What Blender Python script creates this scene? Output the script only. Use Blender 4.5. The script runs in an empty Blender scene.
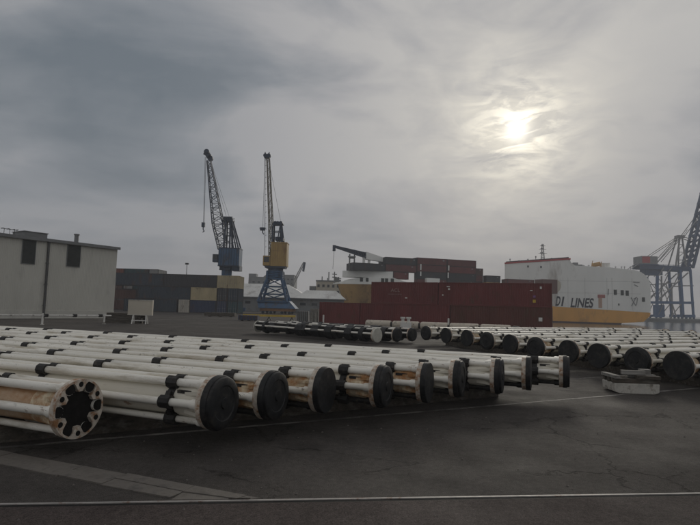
import bpy, bmesh, math, random
from mathutils import Vector, Matrix
random.seed(7)
PI = math.pi
S = bpy.context.scene
COL = S.collection

# ------------------------------------------------------------------ camera
F = 525.0                      # focal length in pixels of the 700 x 525 photograph
CAM = Vector((0, 0, 2.36))
PITCH, ROLL = math.radians(4.8), math.radians(1.55)
fwd = Vector((0, math.cos(PITCH), math.sin(PITCH)))
r0 = Vector((1, 0, 0)); u0 = r0.cross(fwd)
cr = r0 * math.cos(ROLL) + u0 * math.sin(ROLL)
cu = u0 * math.cos(ROLL) - r0 * math.sin(ROLL)
cam = bpy.data.objects.new('camera', bpy.data.cameras.new('camera'))
COL.objects.link(cam)
M = Matrix((cr, cu, -fwd)).transposed().to_4x4(); M.translation = CAM
cam.matrix_world = M
cam.data.sensor_width = 36; cam.data.lens = 36 * F / 700
cam.data.clip_start = 0.1; cam.data.clip_end = 9000
S.camera = cam

def ray(px, py):
    return (fwd + cr * ((px - 350) / F) + cu * ((262.5 - py) / F))
def at(px, py, Y):             # the point seen at a pixel, at forward distance Y
    d = ray(px, py); return CAM + d * (Y / d.y)
def ground(px, py, z=0.0):     # the point seen at a pixel, on the level z
    d = ray(px, py); return CAM + d * ((z - CAM.z) / d.z)
def on_plane(px, py, P, N):
    d = ray(px, py); return CAM + d * ((P - CAM).dot(N) / d.dot(N))
def X_at(px, Y): return at(px, 297 + 0.0271 * px, Y).x

# ------------------------------------------------------------------ sky, sun, exposure
SUN = ray(517, 130).normalized()
sun_el = math.asin(SUN.z); sun_az = math.atan2(SUN.x, SUN.y)
W = bpy.data.worlds.new('World'); S.world = W; W.use_nodes = True
nt = W.node_tree; nt.nodes.clear()
def N(tree, t, **kw):
    n = tree.nodes.new(t)
    for k, v in kw.items():
        if k == 'inp':
            for a, b in v.items(): n.inputs[a].default_value = b
        else: setattr(n, k, v)
    return n
def mth(tree, op, a, b=None, clamp=False):
    n = tree.nodes.new('ShaderNodeMath'); n.operation = op; n.use_clamp = clamp
    for i, v in enumerate((a, b)):
        if v is None: continue
        if isinstance(v, (int, float)): n.inputs[i].default_value = v
        else: tree.links.new(v, n.inputs[i])
    return n.outputs[0]
def vmth(tree, op, a, b=None):
    n = tree.nodes.new('ShaderNodeVectorMath'); n.operation = op
    for i, v in enumerate((a, b)):
        if v is None: continue
        if isinstance(v, (tuple, Vector)): n.inputs[i].default_value = v
        else: tree.links.new(v, n.inputs[i])
    return n.outputs['Value'] if op in ('DOT_PRODUCT', 'LENGTH') else n.outputs[0]
def mixc(tree, f, a, b, mode='MIX'):
    n = tree.nodes.new('ShaderNodeMix'); n.data_type = 'RGBA'; n.blend_type = mode
    for i, v in ((0, f), (6, a), (7, b)):
        if isinstance(v, (int, float)): n.inputs[i].default_value = v
        elif isinstance(v, tuple): n.inputs[i].default_value = (*v[:3], 1)
        else: tree.links.new(v, n.inputs[i])
    return n.outputs[2]
def ramp(tree, f, stops):
    n = tree.nodes.new('ShaderNodeValToRGB')
    while len(n.color_ramp.elements) < len(stops): n.color_ramp.elements.new(0.5)
    for e, (p, c) in zip(n.color_ramp.elements, stops):
        e.position = p; e.color = (*c, 1) if isinstance(c, tuple) else (c, c, c, 1)
    tree.links.new(f, n.inputs[0]); return n.outputs[0]

tc = N(nt, 'ShaderNodeTexCoord')
D = vmth(nt, 'NORMALIZE', tc.outputs['Generated'])
sep = N(nt, 'ShaderNodeSeparateXYZ'); nt.links.new(D, sep.inputs[0])
dz = mth(nt, 'ADD', mth(nt, 'MAXIMUM', sep.outputs['Z'], 0.0), 0.16)
cmb = N(nt, 'ShaderNodeCombineXYZ')
nt.links.new(mth(nt, 'DIVIDE', sep.outputs['X'], dz), cmb.inputs[0])
nt.links.new(mth(nt, 'DIVIDE', sep.outputs['Y'], dz), cmb.inputs[1])
def wnoise(scale, detail, rough, vec, dist=0.0):
    n = N(nt, 'ShaderNodeTexNoise', inp={'Scale': scale, 'Detail': detail, 'Roughness': rough, 'Distortion': dist})
    nt.links.new(vec, n.inputs['Vector']); return n.outputs['Fac']
mp = N(nt, 'ShaderNodeMapping', inp={'Rotation': (0, 0, math.radians(-28)), 'Scale': (0.55, 1.15, 1), 'Location': (3.1, 1.7, 0)})
nt.links.new(cmb.outputs[0], mp.inputs['Vector'])
big = wnoise(0.85, 5, 0.55, mp.outputs[0], 0.35)
fine = wnoise(2.6, 8, 0.62, mp.outputs[0], 0.5)
cs = vmth(nt, 'DOT_PRODUCT', D, SUN)
csc = mth(nt, 'MAXIMUM', cs, 0.0)
glow1 = mth(nt, 'POWER', csc, 5.0)
glow2 = mth(nt, 'POWER', csc, 45.0)
glow3 = mth(nt, 'POWER', csc, 420.0)
core = mth(nt, 'POWER', csc, 6500.0)
mp2 = N(nt, 'ShaderNodeMapping', inp={'Scale': (1, 1, 2.3), 'Location': (0.35, 4.2, 0.9), 'Rotation': (0, math.radians(9), 0)})
nt.links.new(D, mp2.inputs['Vector'])
bill = wnoise(2.6, 9, 0.53, mp2.outputs[0], 0.55)
mp3 = N(nt, 'ShaderNodeMapping', inp={'Scale': (1, 1, 1.7), 'Location': (0.35, 4.2, 0.9)}); nt.links.new(mp2.outputs[0], mp3.inputs['Vector'])
curd = wnoise(11.0, 8, 0.62, mp3.outputs[0], 0.9)
wisp = wnoise(9.0, 6, 0.6, mp2.outputs[0], 1.2)
fac = mth(nt, 'ADD', mth(nt, 'ADD', mth(nt, 'MULTIPLY', big, 0.32), mth(nt, 'MULTIPLY', fine, 0.13)), mth(nt, 'ADD', mth(nt, 'MULTIPLY', bill, 0.56), mth(nt, 'MULTIPLY', wisp, 0.05)))
cl = ramp(nt, fac, [(0.42, 0.0), (0.585, 1.0)])
bank = mth(nt, 'POWER', mth(nt, 'MAXIMUM', vmth(nt, 'DOT_PRODUCT', D, ray(95, 120).normalized()), 0.0), 9.0)      # the heavy cloud bank at the left
bank2 = mth(nt, 'POWER', mth(nt, 'MAXIMUM', vmth(nt, 'DOT_PRODUCT', D, ray(670, 178).normalized()), 0.0), 42.0)   # darker cloud below the sun at right
bank = mth(nt, 'ADD', bank, mth(nt, 'MULTIPLY', bank2, 0.62))
side = mth(nt, 'ADD', mth(nt, 'ADD', mth(nt, 'MULTIPLY', cl, 0.5), mth(nt, 'MULTIPLY', glow1, 0.24)), mth(nt, 'SUBTRACT', 0.36, mth(nt, 'MULTIPLY', bank, 0.47)), True)
base = ramp(nt, side, [(0.0, (0.125, 0.15, 0.175)), (0.35, (0.218, 0.235, 0.258)), (0.7, (0.362, 0.36, 0.368)), (1.0, (0.49, 0.478, 0.46))])
hz = mth(nt, 'POWER', mth(nt, 'SUBTRACT', 1.0, mth(nt, 'MAXIMUM', sep.outputs['Z'], 0.0), True), 7.5)
base = mixc(nt, mth(nt, 'MULTIPLY', hz, 0.68), base, (0.375, 0.373, 0.395))
patch = ramp(nt, curd, [(0.43, 0.04), (0.57, 1.0)])
broad = ramp(nt, mth(nt, 'ADD', mth(nt, 'MULTIPLY', wisp, 0.6), mth(nt, 'MULTIPLY', bill, 0.4)), [(0.42, 0.0), (0.62, 1.0)])
def scaled(col, f):
    return mixc(nt, 1.0, col, f, 'MULTIPLY')
def add(a, b): return mixc(nt, 1.0, a, b, 'ADD')
glowb = mth(nt, 'POWER', csc, 110.0)
corew = mth(nt, 'POWER', csc, 2300.0)
col = add(base, scaled((0.045, 0.042, 0.036), glow2))
col = add(col, scaled((0.27, 0.24, 0.165), mth(nt, 'MULTIPLY', glowb, broad)))
col = add(col, scaled((0.55, 0.50, 0.38), mth(nt, 'MULTIPLY', glow3, patch)))
col = add(col, scaled((0.75, 0.70, 0.56), mth(nt, 'MULTIPLY', corew, mth(nt, 'ADD', mth(nt, 'MULTIPLY', patch, 0.9), 0.1))))
col = add(col, scaled((0.8, 0.76, 0.68), core))
sky = N(nt, 'ShaderNodeTexSky', sky_type='NISHITA', sun_disc=False, sun_elevation=sun_el, sun_rotation=sun_az)
sk = N(nt, 'ShaderNodeBackground'); nt.links.new(sky.outputs[0], sk.inputs[0]); sk.inputs[1].default_value = 0.05
bg = N(nt, 'ShaderNodeBackground'); nt.links.new(col, bg.inputs[0]); bg.inputs[1].default_value = 1.0
mx = N(nt, 'ShaderNodeMixShader'); mx.inputs[0].default_value = 0.96     # thick overcast over the clear sky
nt.links.new(sk.outputs[0], mx.inputs[1]); nt.links.new(bg.outputs[0], mx.inputs[2])
wo = N(nt, 'ShaderNodeOutputWorld'); nt.links.new(mx.outputs[0], wo.inputs[0])

sl = bpy.data.lights.new('sun', 'SUN'); sl.energy = 1.0; sl.angle = math.radians(14); sl.color = (1, 0.94, 0.82)
so = bpy.data.objects.new('sun', sl); COL.objects.link(so)
so.rotation_euler = SUN.to_track_quat('Z', 'Y').to_euler()

S.view_settings.view_transform = 'Standard'; S.view_settings.look = 'None'
S.view_settings.exposure = 0.15; S.view_settings.gamma = 1.0
S.cycles.max_bounces = 6; S.cycles.volume_bounces = 0

# ------------------------------------------------------------------ materials
def pbr(name, rgb, rough=0.6, metal=0.0, var=0.18, scale=3.0, stain=None, stain_amt=0.0, stain_scale=2.0, stretch=(1, 1, 1),
        bump=0.0, bump_scale=40.0, spec=0.5):
    m = bpy.data.materials.new(name); m.use_nodes = True
    t = m.node_tree; b = t.nodes['Principled BSDF']
    tcn = N(t, 'ShaderNodeTexCoord'); oi = N(t, 'ShaderNodeObjectInfo')
    off = N(t, 'ShaderNodeCombineXYZ')
    rr = mth(t, 'MULTIPLY', oi.outputs['Random'], 137.0)
    for i in range(3): t.links.new(rr, off.inputs[i])
    v = vmth(t, 'ADD', tcn.outputs['Object'], off.outputs[0])
    v = vmth(t, 'MULTIPLY', v, stretch)
    def nz(sc, det=5, ro=0.6):
        n = N(t, 'ShaderNodeTexNoise', inp={'Scale': sc, 'Detail': det, 'Roughness': ro}); t.links.new(v, n.inputs['Vector']); return n.outputs['Fac']
    dark = tuple(c * (1 - var * 1.6) for c in rgb); lite = tuple(min(1, c * (1 + var)) for c in rgb)
    c = ramp(t, nz(scale), [(0.3, dark), (0.7, lite)])
    if stain is not None:
        sf = ramp(t, nz(stain_scale, 7, 0.68), [(0.62 - stain_amt * 0.4, 0.0), (0.74 - stain_amt * 0.3, 1.0)])
        c = mixc(t, sf, c, stain)
    t.links.new(c, b.inputs['Base Color'])
    rv = mth(t, 'ADD', mth(t, 'MULTIPLY', nz(scale * 2.3), 0.3), rough - 0.15, True)
    t.links.new(rv, b.inputs['Roughness'])
    b.inputs['Metallic'].default_value = metal; b.inputs['Specular IOR Level'].default_value = spec
    if bump:
        bp = N(t, 'ShaderNodeBump', inp={'Strength': bump, 'Distance': 0.02}); t.links.new(nz(bump_scale, 3), bp.inputs['Height'])
        t.links.new(bp.outputs[0], b.inputs['Normal'])
    return m
def add_rust(m, col, amt, scale=5.0, stretch=(0.5, 1, 1)):
    t = m.node_tree; b = t.nodes['Principled BSDF']; src = b.inputs['Base Color'].links[0].from_socket
    tcn = N(t, 'ShaderNodeTexCoord'); oi = N(t, 'ShaderNodeObjectInfo')
    v = vmth(t, 'MULTIPLY', vmth(t, 'ADD', tcn.outputs['Object'], vmth(t, 'MULTIPLY', (31.0, 17.0, 53.0), oi.outputs['Random'])), stretch)
    n = N(t, 'ShaderNodeTexNoise', inp={'Scale': scale, 'Detail': 8, 'Roughness': 0.72}); t.links.new(v, n.inputs['Vector'])
    n2 = N(t, 'ShaderNodeTexNoise', inp={'Scale': 0.35, 'Detail': 2}); t.links.new(v, n2.inputs['Vector'])
    f = mth(t, 'MULTIPLY', ramp(t, n.outputs['Fac'], [(0.66 - amt, 0.0), (0.72 - amt, 1.0)]), ramp(t, n2.outputs['Fac'], [(0.42, 0.0), (0.6, 0.9)]))
    t.links.new(mixc(t, f, src, col), b.inputs['Base Color'])
RUST = (0.16, 0.062, 0.022)
GRIME = (0.13, 0.115, 0.09)
m_white = pbr('white_pipe_paint', (0.66, 0.625, 0.53), 0.55, 0, 0.1, 1.2, (0.32, 0.28, 0.22), 0.2, 1.6, (0.16, 1, 1.4), 0.15, 60)  # beige tube tone, darker than the lines to paint in the tube's shade
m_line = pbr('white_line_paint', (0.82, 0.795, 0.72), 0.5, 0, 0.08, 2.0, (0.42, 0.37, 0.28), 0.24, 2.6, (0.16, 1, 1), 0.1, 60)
add_rust(m_white, (0.25, 0.13, 0.06), 0.06, 6.0); add_rust(m_line, (0.27, 0.15, 0.07), 0.05, 7.0); add_rust(m_line, (0.16, 0.15, 0.13), 0.07, 14.0)
m_rustend = pbr('rusting_cream_paint', (0.62, 0.52, 0.36), 0.6, 0, 0.2, 5.0, (0.34, 0.165, 0.06), 0.5, 3.4, (1, 1, 1), 0.2, 40)
m_orange = pbr('orange_primer', (0.42, 0.17, 0.05), 0.6, 0, 0.25, 4.0, (0.5, 0.36, 0.2), 0.3, 3.0, (1, 1, 1), 0.2, 40)
m_rusttube = pbr('rust_stained_cream_tube', (0.60, 0.50, 0.37), 0.55, 0, 0.15, 2.0, (0.37, 0.205, 0.095), 0.75, 1.1, (0.6, 1, 1), 0.2, 40)
m_flange = pbr('chalky_flange_paint', (0.58, 0.52, 0.44), 0.65, 0, 0.2, 6.0, (0.28, 0.14, 0.06), 0.38, 7.0, (1, 1, 1), 0.25, 50)
m_black = pbr('black_rubber', (0.010, 0.011, 0.012), 0.6, 0, 0.35, 5.0, (0.034, 0.031, 0.028), 0.3, 4.0, (1, 1, 1), 0.15, 30, 0.4)
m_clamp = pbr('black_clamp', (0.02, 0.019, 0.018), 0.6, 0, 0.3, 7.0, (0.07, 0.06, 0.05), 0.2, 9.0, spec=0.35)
m_bore = pbr('dark_bore', (0.012, 0.011, 0.01), 0.8, 0, 0.3, 8.0, spec=0.2)
m_cream = pbr('cream_module', (0.56, 0.50, 0.41), 0.6, 0, 0.15, 2.0, GRIME, 0.25, 2.0, (0.7, 1, 1), 0.1, 40)
m_timber = pbr('weathered_timber', (0.07, 0.058, 0.045), 0.85, 0, 0.35, 4.0, (0.13, 0.12, 0.1), 0.3, 3.0, (0.4, 3, 3), 0.4, 30)
m_greytimber = pbr('grey_timber', (0.26, 0.25, 0.23), 0.85, 0, 0.25, 4.0, (0.1, 0.09, 0.08), 0.3, 3.0, (0.4, 3, 3), 0.4, 30)
m_conc = pbr('pale_concrete', (0.52, 0.50, 0.45), 0.85, 0, 0.18, 4.0, (0.2, 0.18, 0.15), 0.3, 4.0, (1, 1, 1), 0.3, 60)
m_slab = pbr('old_concrete', (0.165, 0.148, 0.128), 0.9, 0, 0.25, 3.0, (0.09, 0.081, 0.073), 0.36, 3.0, (1, 1, 1), 0.45, 45)
m_steel = pbr('worn_rail_steel', (0.36, 0.34, 0.32), 0.65, 0.3, 0.15, 6.0, RUST, 0.12, 5.0)
m_wallc = pbr('cream_cladding', (0.52, 0.51, 0.455), 0.6, 0, 0.06, 0.5, (0.36, 0.35, 0.32), 0.16, 0.35, (1, 1, 0.35))
m_trim = pbr('grey_trim', (0.17, 0.175, 0.175), 0.6, 0, 0.15, 1.0)
m_dkpipe = pbr('dark_grey_pipe', (0.07, 0.07, 0.068), 0.6, 0, 0.2, 1.0)
m_dark = pbr('dark_louvre', (0.03, 0.035, 0.03), 0.6, 0, 0.3, 2.0)
m_glass = pbr('dark_glass', (0.02, 0.023, 0.025), 0.12, 0, 0.2, 1.0)
m_whitep = pbr('plain_white_paint', (0.68, 0.67, 0.63), 0.55, 0, 0.1, 2.0, GRIME, 0.18, 2.0)
m_yellow = pbr('yellow_paint', (0.58, 0.40, 0.06), 0.55, 0, 0.15, 1.0, (0.25, 0.16, 0.05), 0.15, 1.0)
m_ochre = pbr('ochre_crane_paint', (0.36, 0.235, 0.075), 0.6, 0, 0.15, 0.4, (0.2, 0.11, 0.05), 0.22, 0.5, (1, 1, 0.3))
m_blue = pbr('blue_crane_paint', (0.035, 0.092, 0.18), 0.6, 0, 0.2, 0.5, (0.06, 0.05, 0.05), 0.2, 0.6, (1, 1, 0.3))
m_dkblue = pbr('dark_blue_steel', (0.02, 0.035, 0.065), 0.6, 0, 0.2, 0.5)
m_grblue = pbr('slate_blue_steel', (0.05, 0.085, 0.15), 0.6, 0, 0.15, 0.2)
m_grey = pbr('grey_steel', (0.22, 0.22, 0.22), 0.6, 0, 0.15, 0.4)
m_roof = pbr('pale_sheet_roof', (0.66, 0.66, 0.63), 0.6, 0, 0.1, 0.15, (0.32, 0.3, 0.28), 0.2, 0.2)
m_shed = pbr('grey_shed_wall', (0.20, 0.21, 0.21), 0.7, 0, 0.15, 0.2, (0.12, 0.11, 0.1), 0.2, 0.2)
m_beige = pbr('beige_render', (0.48, 0.44, 0.36), 0.7, 0, 0.12, 0.2)
m_shiprust = pbr('brown_hull_paint', (0.45, 0.27, 0.095), 0.6, 0, 0.2, 0.12, (0.09, 0.045, 0.02), 0.28, 0.15, (1, 1, 0.4))
m_shipred = pbr('red_hull_paint', (0.11, 0.02, 0.018), 0.6, 0, 0.2, 0.15)
m_shipwhite = pbr('ship_white_paint', (0.82, 0.82, 0.78), 0.55, 0, 0.06, 0.08, (0.45, 0.42, 0.38), 0.16, 0.1, (1, 1, 0.3))
m_shiporange = pbr('ship_orange_paint', (0.70, 0.35, 0.06), 0.55, 0, 0.1, 0.1, (0.3, 0.15, 0.05), 0.2, 0.12, (1, 1, 0.4))
m_shipdark = pbr('dark_boot_topping', (0.045, 0.025, 0.03), 0.6, 0, 0.2, 0.2)
m_redline = pbr('red_stripe', (0.42, 0.05, 0.05), 0.6, 0, 0.1, 0.5)
m_navy = pbr('dark_lettering', (0.02, 0.022, 0.03), 0.6, 0, 0.05, 1.0)
m_pink = pbr('faded_red_badge', (0.40, 0.13, 0.11), 0.6, 0, 0.2, 0.6)
m_redcloth = pbr('red_cloth', (0.42, 0.04, 0.04), 0.9, 0, 0.2, 6.0)
def cont_mat(name, rgb, rust=0.16):
    return pbr(name, rgb, 0.55, 0, 0.14, 0.5, (0.09, 0.04, 0.022), rust, 0.8, (1, 1, 0.45))
c_maroon = cont_mat('maroon_container', (0.145, 0.03, 0.027)); c_maroon2 = cont_mat('dull_maroon_container', (0.115, 0.035, 0.025), 0.26)
c_brown = cont_mat('brown_container', (0.085, 0.035, 0.024)); c_slate = cont_mat('slate_container', (0.03, 0.043, 0.058))
c_navy = cont_mat('navy_container', (0.022, 0.036, 0.08)); c_teal = cont_mat('dark_teal_container', (0.02, 0.055, 0.064))
c_yellow = cont_mat('cream_yellow_container', (0.42, 0.35, 0.21), 0.1); c_white = cont_mat('off_white_container', (0.44, 0.41, 0.35), 0.12)
c_redb = cont_mat('red_brown_container', (0.17, 0.045, 0.025)); c_grey = cont_mat('grey_container', (0.25, 0.25, 0.24))
c_dkred = cont_mat('dark_red_container', (0.13, 0.035, 0.032)); c_dkgrey = cont_mat('charcoal_container', (0.036, 0.037, 0.041))

def asphalt(name, rgb, crack=True, red=0.0):
    m = bpy.data.materials.new(name); m.use_nodes = True
    t = m.node_tree; b = t.nodes['Principled BSDF']; tcn = N(t, 'ShaderNodeTexCoord'); v = tcn.outputs['Object']
    def nz(sc, det=6, ro=0.6, vec=v):
        n = N(t, 'ShaderNodeTexNoise', inp={'Scale': sc, 'Detail': det, 'Roughness': ro}); t.links.new(vec, n.inputs['Vector']); return n.outputs['Fac']
    def tup(k): return tuple(c * k for c in rgb)
    c = ramp(t, nz(0.22, 6, 0.62), [(0.32, tup(0.62)), (0.5, tup(0.95)), (0.7, tup(1.32))])
    c = mixc(t, mth(t, 'MULTIPLY', ramp(t, nz(1.7, 7, 0.7), [(0.35, 0.0), (0.75, 1.0)]), 0.35), c, tup(1.55))
    c = mixc(t, 0.75, c, ramp(t, nz(70, 3, 0.7), [(0.3, 0.1), (0.72, 0.9)]), 'OVERLAY')
    c = mixc(t, 0.45, c, ramp(t, nz(11, 6, 0.72), [(0.3, 0.2), (0.7, 0.8)]), 'OVERLAY')
    oil = ramp(t, nz(0.75, 5, 0.55), [(0.58, 0.0), (0.7, 0.55)])
    c = mixc(t, oil, c, tup(0.45))
    ck = None
    if crack:
        dn = N(t, 'ShaderNodeTexNoise', inp={'Scale': 1.3, 'Detail': 6, 'Roughness': 0.7}); t.links.new(v, dn.inputs['Vector'])
        v2 = vmth(t, 'ADD', v, vmth(t, 'MULTIPLY', dn.outputs['Color'], (1.1, 1.1, 0)))
        vo = N(t, 'ShaderNodeTexVoronoi', feature='DISTANCE_TO_EDGE', inp={'Scale': 0.42}); t.links.new(v2, vo.inputs['Vector'])
        ck = ramp(t, vo.outputs['Distance'], [(0.0, 1.0), (0.011, 0.0)])
        ck = mth(t, 'MULTIPLY', ck, ramp(t, nz(0.38, 3), [(0.46, 0.0), (0.56, 1.0)]))
        c = mixc(t, mth(t, 'MULTIPLY', ck, 0.6), c, tup(0.2))
    t.links.new(c, b.inputs['Base Color'])
    t.links.new(ramp(t, nz(0.6, 5), [(0.35, 0.72), (0.65, 0.92)]), b.inputs['Roughness'])
    b.inputs['Specular IOR Level'].default_value = 0.06
    h = mth(t, 'ADD', nz(95, 3, 0.7), mth(t, 'MULTIPLY', nz(5, 4), 1.2))
    if ck is not None: h = mth(t, 'SUBTRACT', h, mth(t, 'MULTIPLY', ck, 3.0))
    bp = N(t, 'ShaderNodeBump', inp={'Strength': 0.55, 'Distance': 0.012}); t.links.new(h, bp.inputs['Height']); t.links.new(bp.outputs[0], b.inputs['Normal'])
    return m
m_asph = asphalt('worn_asphalt', (0.076, 0.069, 0.063))
m_apron = asphalt('reddish_asphalt', (0.07, 0.058, 0.054), crack=False)
def paint_line():
    m = bpy.data.materials.new('worn_white_paint_line'); m.use_nodes = True
    t = m.node_tree; b = t.nodes['Principled BSDF']; tcn = N(t, 'ShaderNodeTexCoord')
    n = N(t, 'ShaderNodeTexNoise', inp={'Scale': 1.6, 'Detail': 9, 'Roughness': 0.75}); t.links.new(tcn.outputs['Object'], n.inputs['Vector'])
    t.links.new(mixc(t, ramp(t, n.outputs['Fac'], [(0.46, 0.0), (0.66, 1.0)]), (0.075, 0.069, 0.063), (0.30, 0.28, 0.255)), b.inputs['Base Color'])
    b.inputs['Roughness'].default_value = 0.8
    return m
m_line_paint = paint_line()
def water_mat():
    m = bpy.data.materials.new('harbour_water'); m.use_nodes = True
    t = m.node_tree; b = t.nodes['Principled BSDF']; tcn = N(t, 'ShaderNodeTexCoord')
    b.inputs['Base Color'].default_value = (0.05, 0.06, 0.06, 1); b.inputs['Roughness'].default_value = 0.12
    n = N(t, 'ShaderNodeTexNoise', inp={'Scale': 0.7, 'Detail': 5, 'Roughness': 0.6}); t.links.new(tcn.outputs['Object'], n.inputs['Vector'])
    bp = N(t, 'ShaderNodeBump', inp={'Strength': 0.5, 'Distance': 0.2}); t.links.new(n.outputs['Fac'], bp.inputs['Height']); t.links.new(bp.outputs[0], b.inputs['Normal'])
    return m
m_water = water_mat()

# ------------------------------------------------------------------ helpers
def mesh_of(name, bm, smooth=False, auto=None):
    me = bpy.data.meshes.new(name); bmesh.ops.recalc_face_normals(bm, faces=bm.faces[:]) if auto is None else None
    bm.to_mesh(me); bm.free()
    if smooth:
        for p in me.polygons: p.use_smooth = True
        try: me.set_sharp_from_angle(angle=math.radians(38))
        except Exception: pass
    return me
def obj(name, me, mat, parent=None, loc=None, rotz=None, smooth=False):
    """link a mesh (or bmesh) as ONE object; the material sits on the object so that meshes can be shared"""
    if isinstance(me, bmesh.types.BMesh): me = mesh_of(name, me, smooth)
    if not me.materials: me.materials.append(mat)
    o = bpy.data.objects.new(name, me); COL.objects.link(o)
    o.material_slots[0].link = 'OBJECT'; o.material_slots[0].material = mat
    if parent: o.parent = parent
    if loc is not None: o.location = loc
    if rotz is not None: o.rotation_euler = (0, 0, rotz)
    return o
def tag(o, label=None, cat=None, group=None, kind=None):
    for k, v in (('label', label), ('category', cat), ('group', group), ('kind', kind)):
        if v: o[k] = v
    return o
def thing(name, label, cat, loc=(0, 0, 0), rotz=0.0, group=None):
    o = bpy.data.objects.new(name, None); COL.objects.link(o); o.empty_display_size = 0.3
    o.location = loc; o.rotation_euler = (0, 0, rotz)
    return tag(o, label, cat, group)
def dup(root, loc, rotz, label, group=None):
    r = root.copy(); COL.objects.link(r); r.location = loc; r.rotation_euler = (0, 0, rotz); tag(r, label, None, group)
    for ch in list(root.children):
        c = ch.copy(); COL.objects.link(c); c.parent = r
        for g in list(ch.children):
            d = g.copy(); COL.objects.link(d); d.parent = c
    return r
def BM(): return bmesh.new()
def box(bm, x0, x1, y0, y1, z0, z1):
    v = [bm.verts.new(p) for p in ((x0, y0, z0), (x1, y0, z0), (x1, y1, z0), (x0, y1, z0), (x0, y0, z1), (x1, y0, z1), (x1, y1, z1), (x0, y1, z1))]
    for f in ((0, 3, 2, 1), (4, 5, 6, 7), (0, 1, 5, 4), (1, 2, 6, 5), (2, 3, 7, 6), (3, 0, 4, 7)): bm.faces.new([v[i] for i in f])
def bar(bm, a, b, w, h=None):
    a, b = Vector(a), Vector(b); d = (b - a)
    if d.length < 1e-6: return
    d.normalize(); h = h or w
    s = d.cross(Vector((0, 0, 1)))
    if s.length < 1e-3: s = Vector((1, 0, 0))
    s.normalize(); u = s.cross(d)
    q = [(-w / 2, -h / 2), (w / 2, -h / 2), (w / 2, h / 2), (-w / 2, h / 2)]
    v0 = [bm.verts.new(a + s * x + u * y) for x, y in q]; v1 = [bm.verts.new(b + s * x + u * y) for x, y in q]
    bm.faces.new(v0[::-1]); bm.faces.new(v1)
    for i in range(4): bm.faces.new((v0[i], v0[(i + 1) % 4], v1[(i + 1) % 4], v1[i]))
def tube(bm, a, b, r, seg=10, r2=None, caps=True):
    a, b = Vector(a), Vector(b); d = (b - a).normalized(); r2 = r if r2 is None else r2
    s = d.cross(Vector((0, 0, 1)))
    if s.length < 1e-3: s = Vector((1, 0, 0))
    s.normalize(); u = s.cross(d)
    A = [bm.verts.new(a + (s * math.cos(2 * PI * i / seg) + u * math.sin(2 * PI * i / seg)) * r) for i in range(seg)]
    B = [bm.verts.new(b + (s * math.cos(2 * PI * i / seg) + u * math.sin(2 * PI * i / seg)) * r2) for i in range(seg)]
    for i in range(seg): bm.faces.new((A[i], A[(i + 1) % seg], B[(i + 1) % seg], B[i]))
    if caps: bm.faces.new(A[::-1]); bm.faces.new(B)
def lathe_x(bm, prof, seg=28, cy=0, cz=0):
    """revolve (x, r) points about the X axis; ends close when r == 0"""
    rings = []
    for x, r in prof:
        if r == 0: rings.append([bm.verts.new((x, cy, cz))])
        else: rings.append([bm.verts.new((x, cy + r * math.cos(2 * PI * i / seg), cz + r * math.sin(2 * PI * i / seg))) for i in range(seg)])
    for A, B in zip(rings, rings[1:]):
        for i in range(seg):
            j = (i + 1) % seg
            if len(A) == 1 and len(B) == 1: continue
            if len(A) == 1: bm.faces.new((A[0], B[j], B[i]))
            elif len(B) == 1: bm.faces.new((A[i], A[j], B[0]))
            else: bm.faces.new((A[i], A[j], B[j], B[i]))
def prism(bm, pts, y0, y1):
    """outline in (x, z) given thickness from y0 to y1"""
    A = [bm.verts.new((x, y0, z)) for x, z in pts]; B = [bm.verts.new((x, y1, z)) for x, z in pts]
    bm.faces.new(A); bm.faces.new(B[::-1])
    for i in range(len(pts)):
        j = (i + 1) % len(pts); bm.faces.new((A[j], A[i], B[i], B[j]))
def lattice(bm, A, B, n, w, chord=None, top=True):
    """four chords from section A (4 points) to section B with bracing in n bays"""
    A = [Vector(p) for p in A]; B = [Vector(p) for p in B]; chord = chord or w
    for a, b in zip(A, B): bar(bm, a, b, chord)
    P = [[a.lerp(b, i / n) for a, b in zip(A, B)] for i in range(n + 1)]
    for i in range(n):
        for k in range(4):
            k2 = (k + 1) % 4
            bar(bm, P[i][k], P[i + 1][k2] if i % 2 else P[i + 1][k2], w) if i % 2 == 0 else bar(bm, P[i][k2], P[i + 1][k], w)
    for i in range(n + 1):
        for k in range(4): bar(bm, P[i][k], P[i][(k + 1) % 4], w)

# ------------------------------------------------------------------ setting: ground, water, quays
d1 = Vector((-0.927, 0.375, 0)).normalized()       # the run of the near pipes and of most of the yard
n1 = Vector((0.375, 0.927, 0)).normalized()
quay_pts = [(-1400, -150), (260, -150), (150, -22), (60, 39), (30.5, 62), (22, 92), (5, 155), (0.5, 176), (-14, 184), (-16, 1000), (-1400, 1000)]
bm = BM()
top = [bm.verts.new((x, y, 0)) for x, y in quay_pts]; bot = [bm.verts.new((x, y, -4.6)) for x, y in quay_pts]
bm.faces.new(top)
for i in range(len(top)):
    j = (i + 1) % len(top); bm.faces.new((top[j], top[i], bot[i], bot[j]))
tag(obj('ground', bm, m_asph), kind='structure')
bm = BM(); box(bm, -1400, 1400, -150, 1400, -2.7, -2.6)
tag(obj('water', bm, m_water), kind='structure')
bm = BM(); box(bm, 205, 900, 385, 900, -4.4, 0.0)
box(bm, 204.6, 900, 384.2, 384.95, -1.1, 0.15)
tag(obj('far_quay', bm, m_shed), kind='structure')

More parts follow.
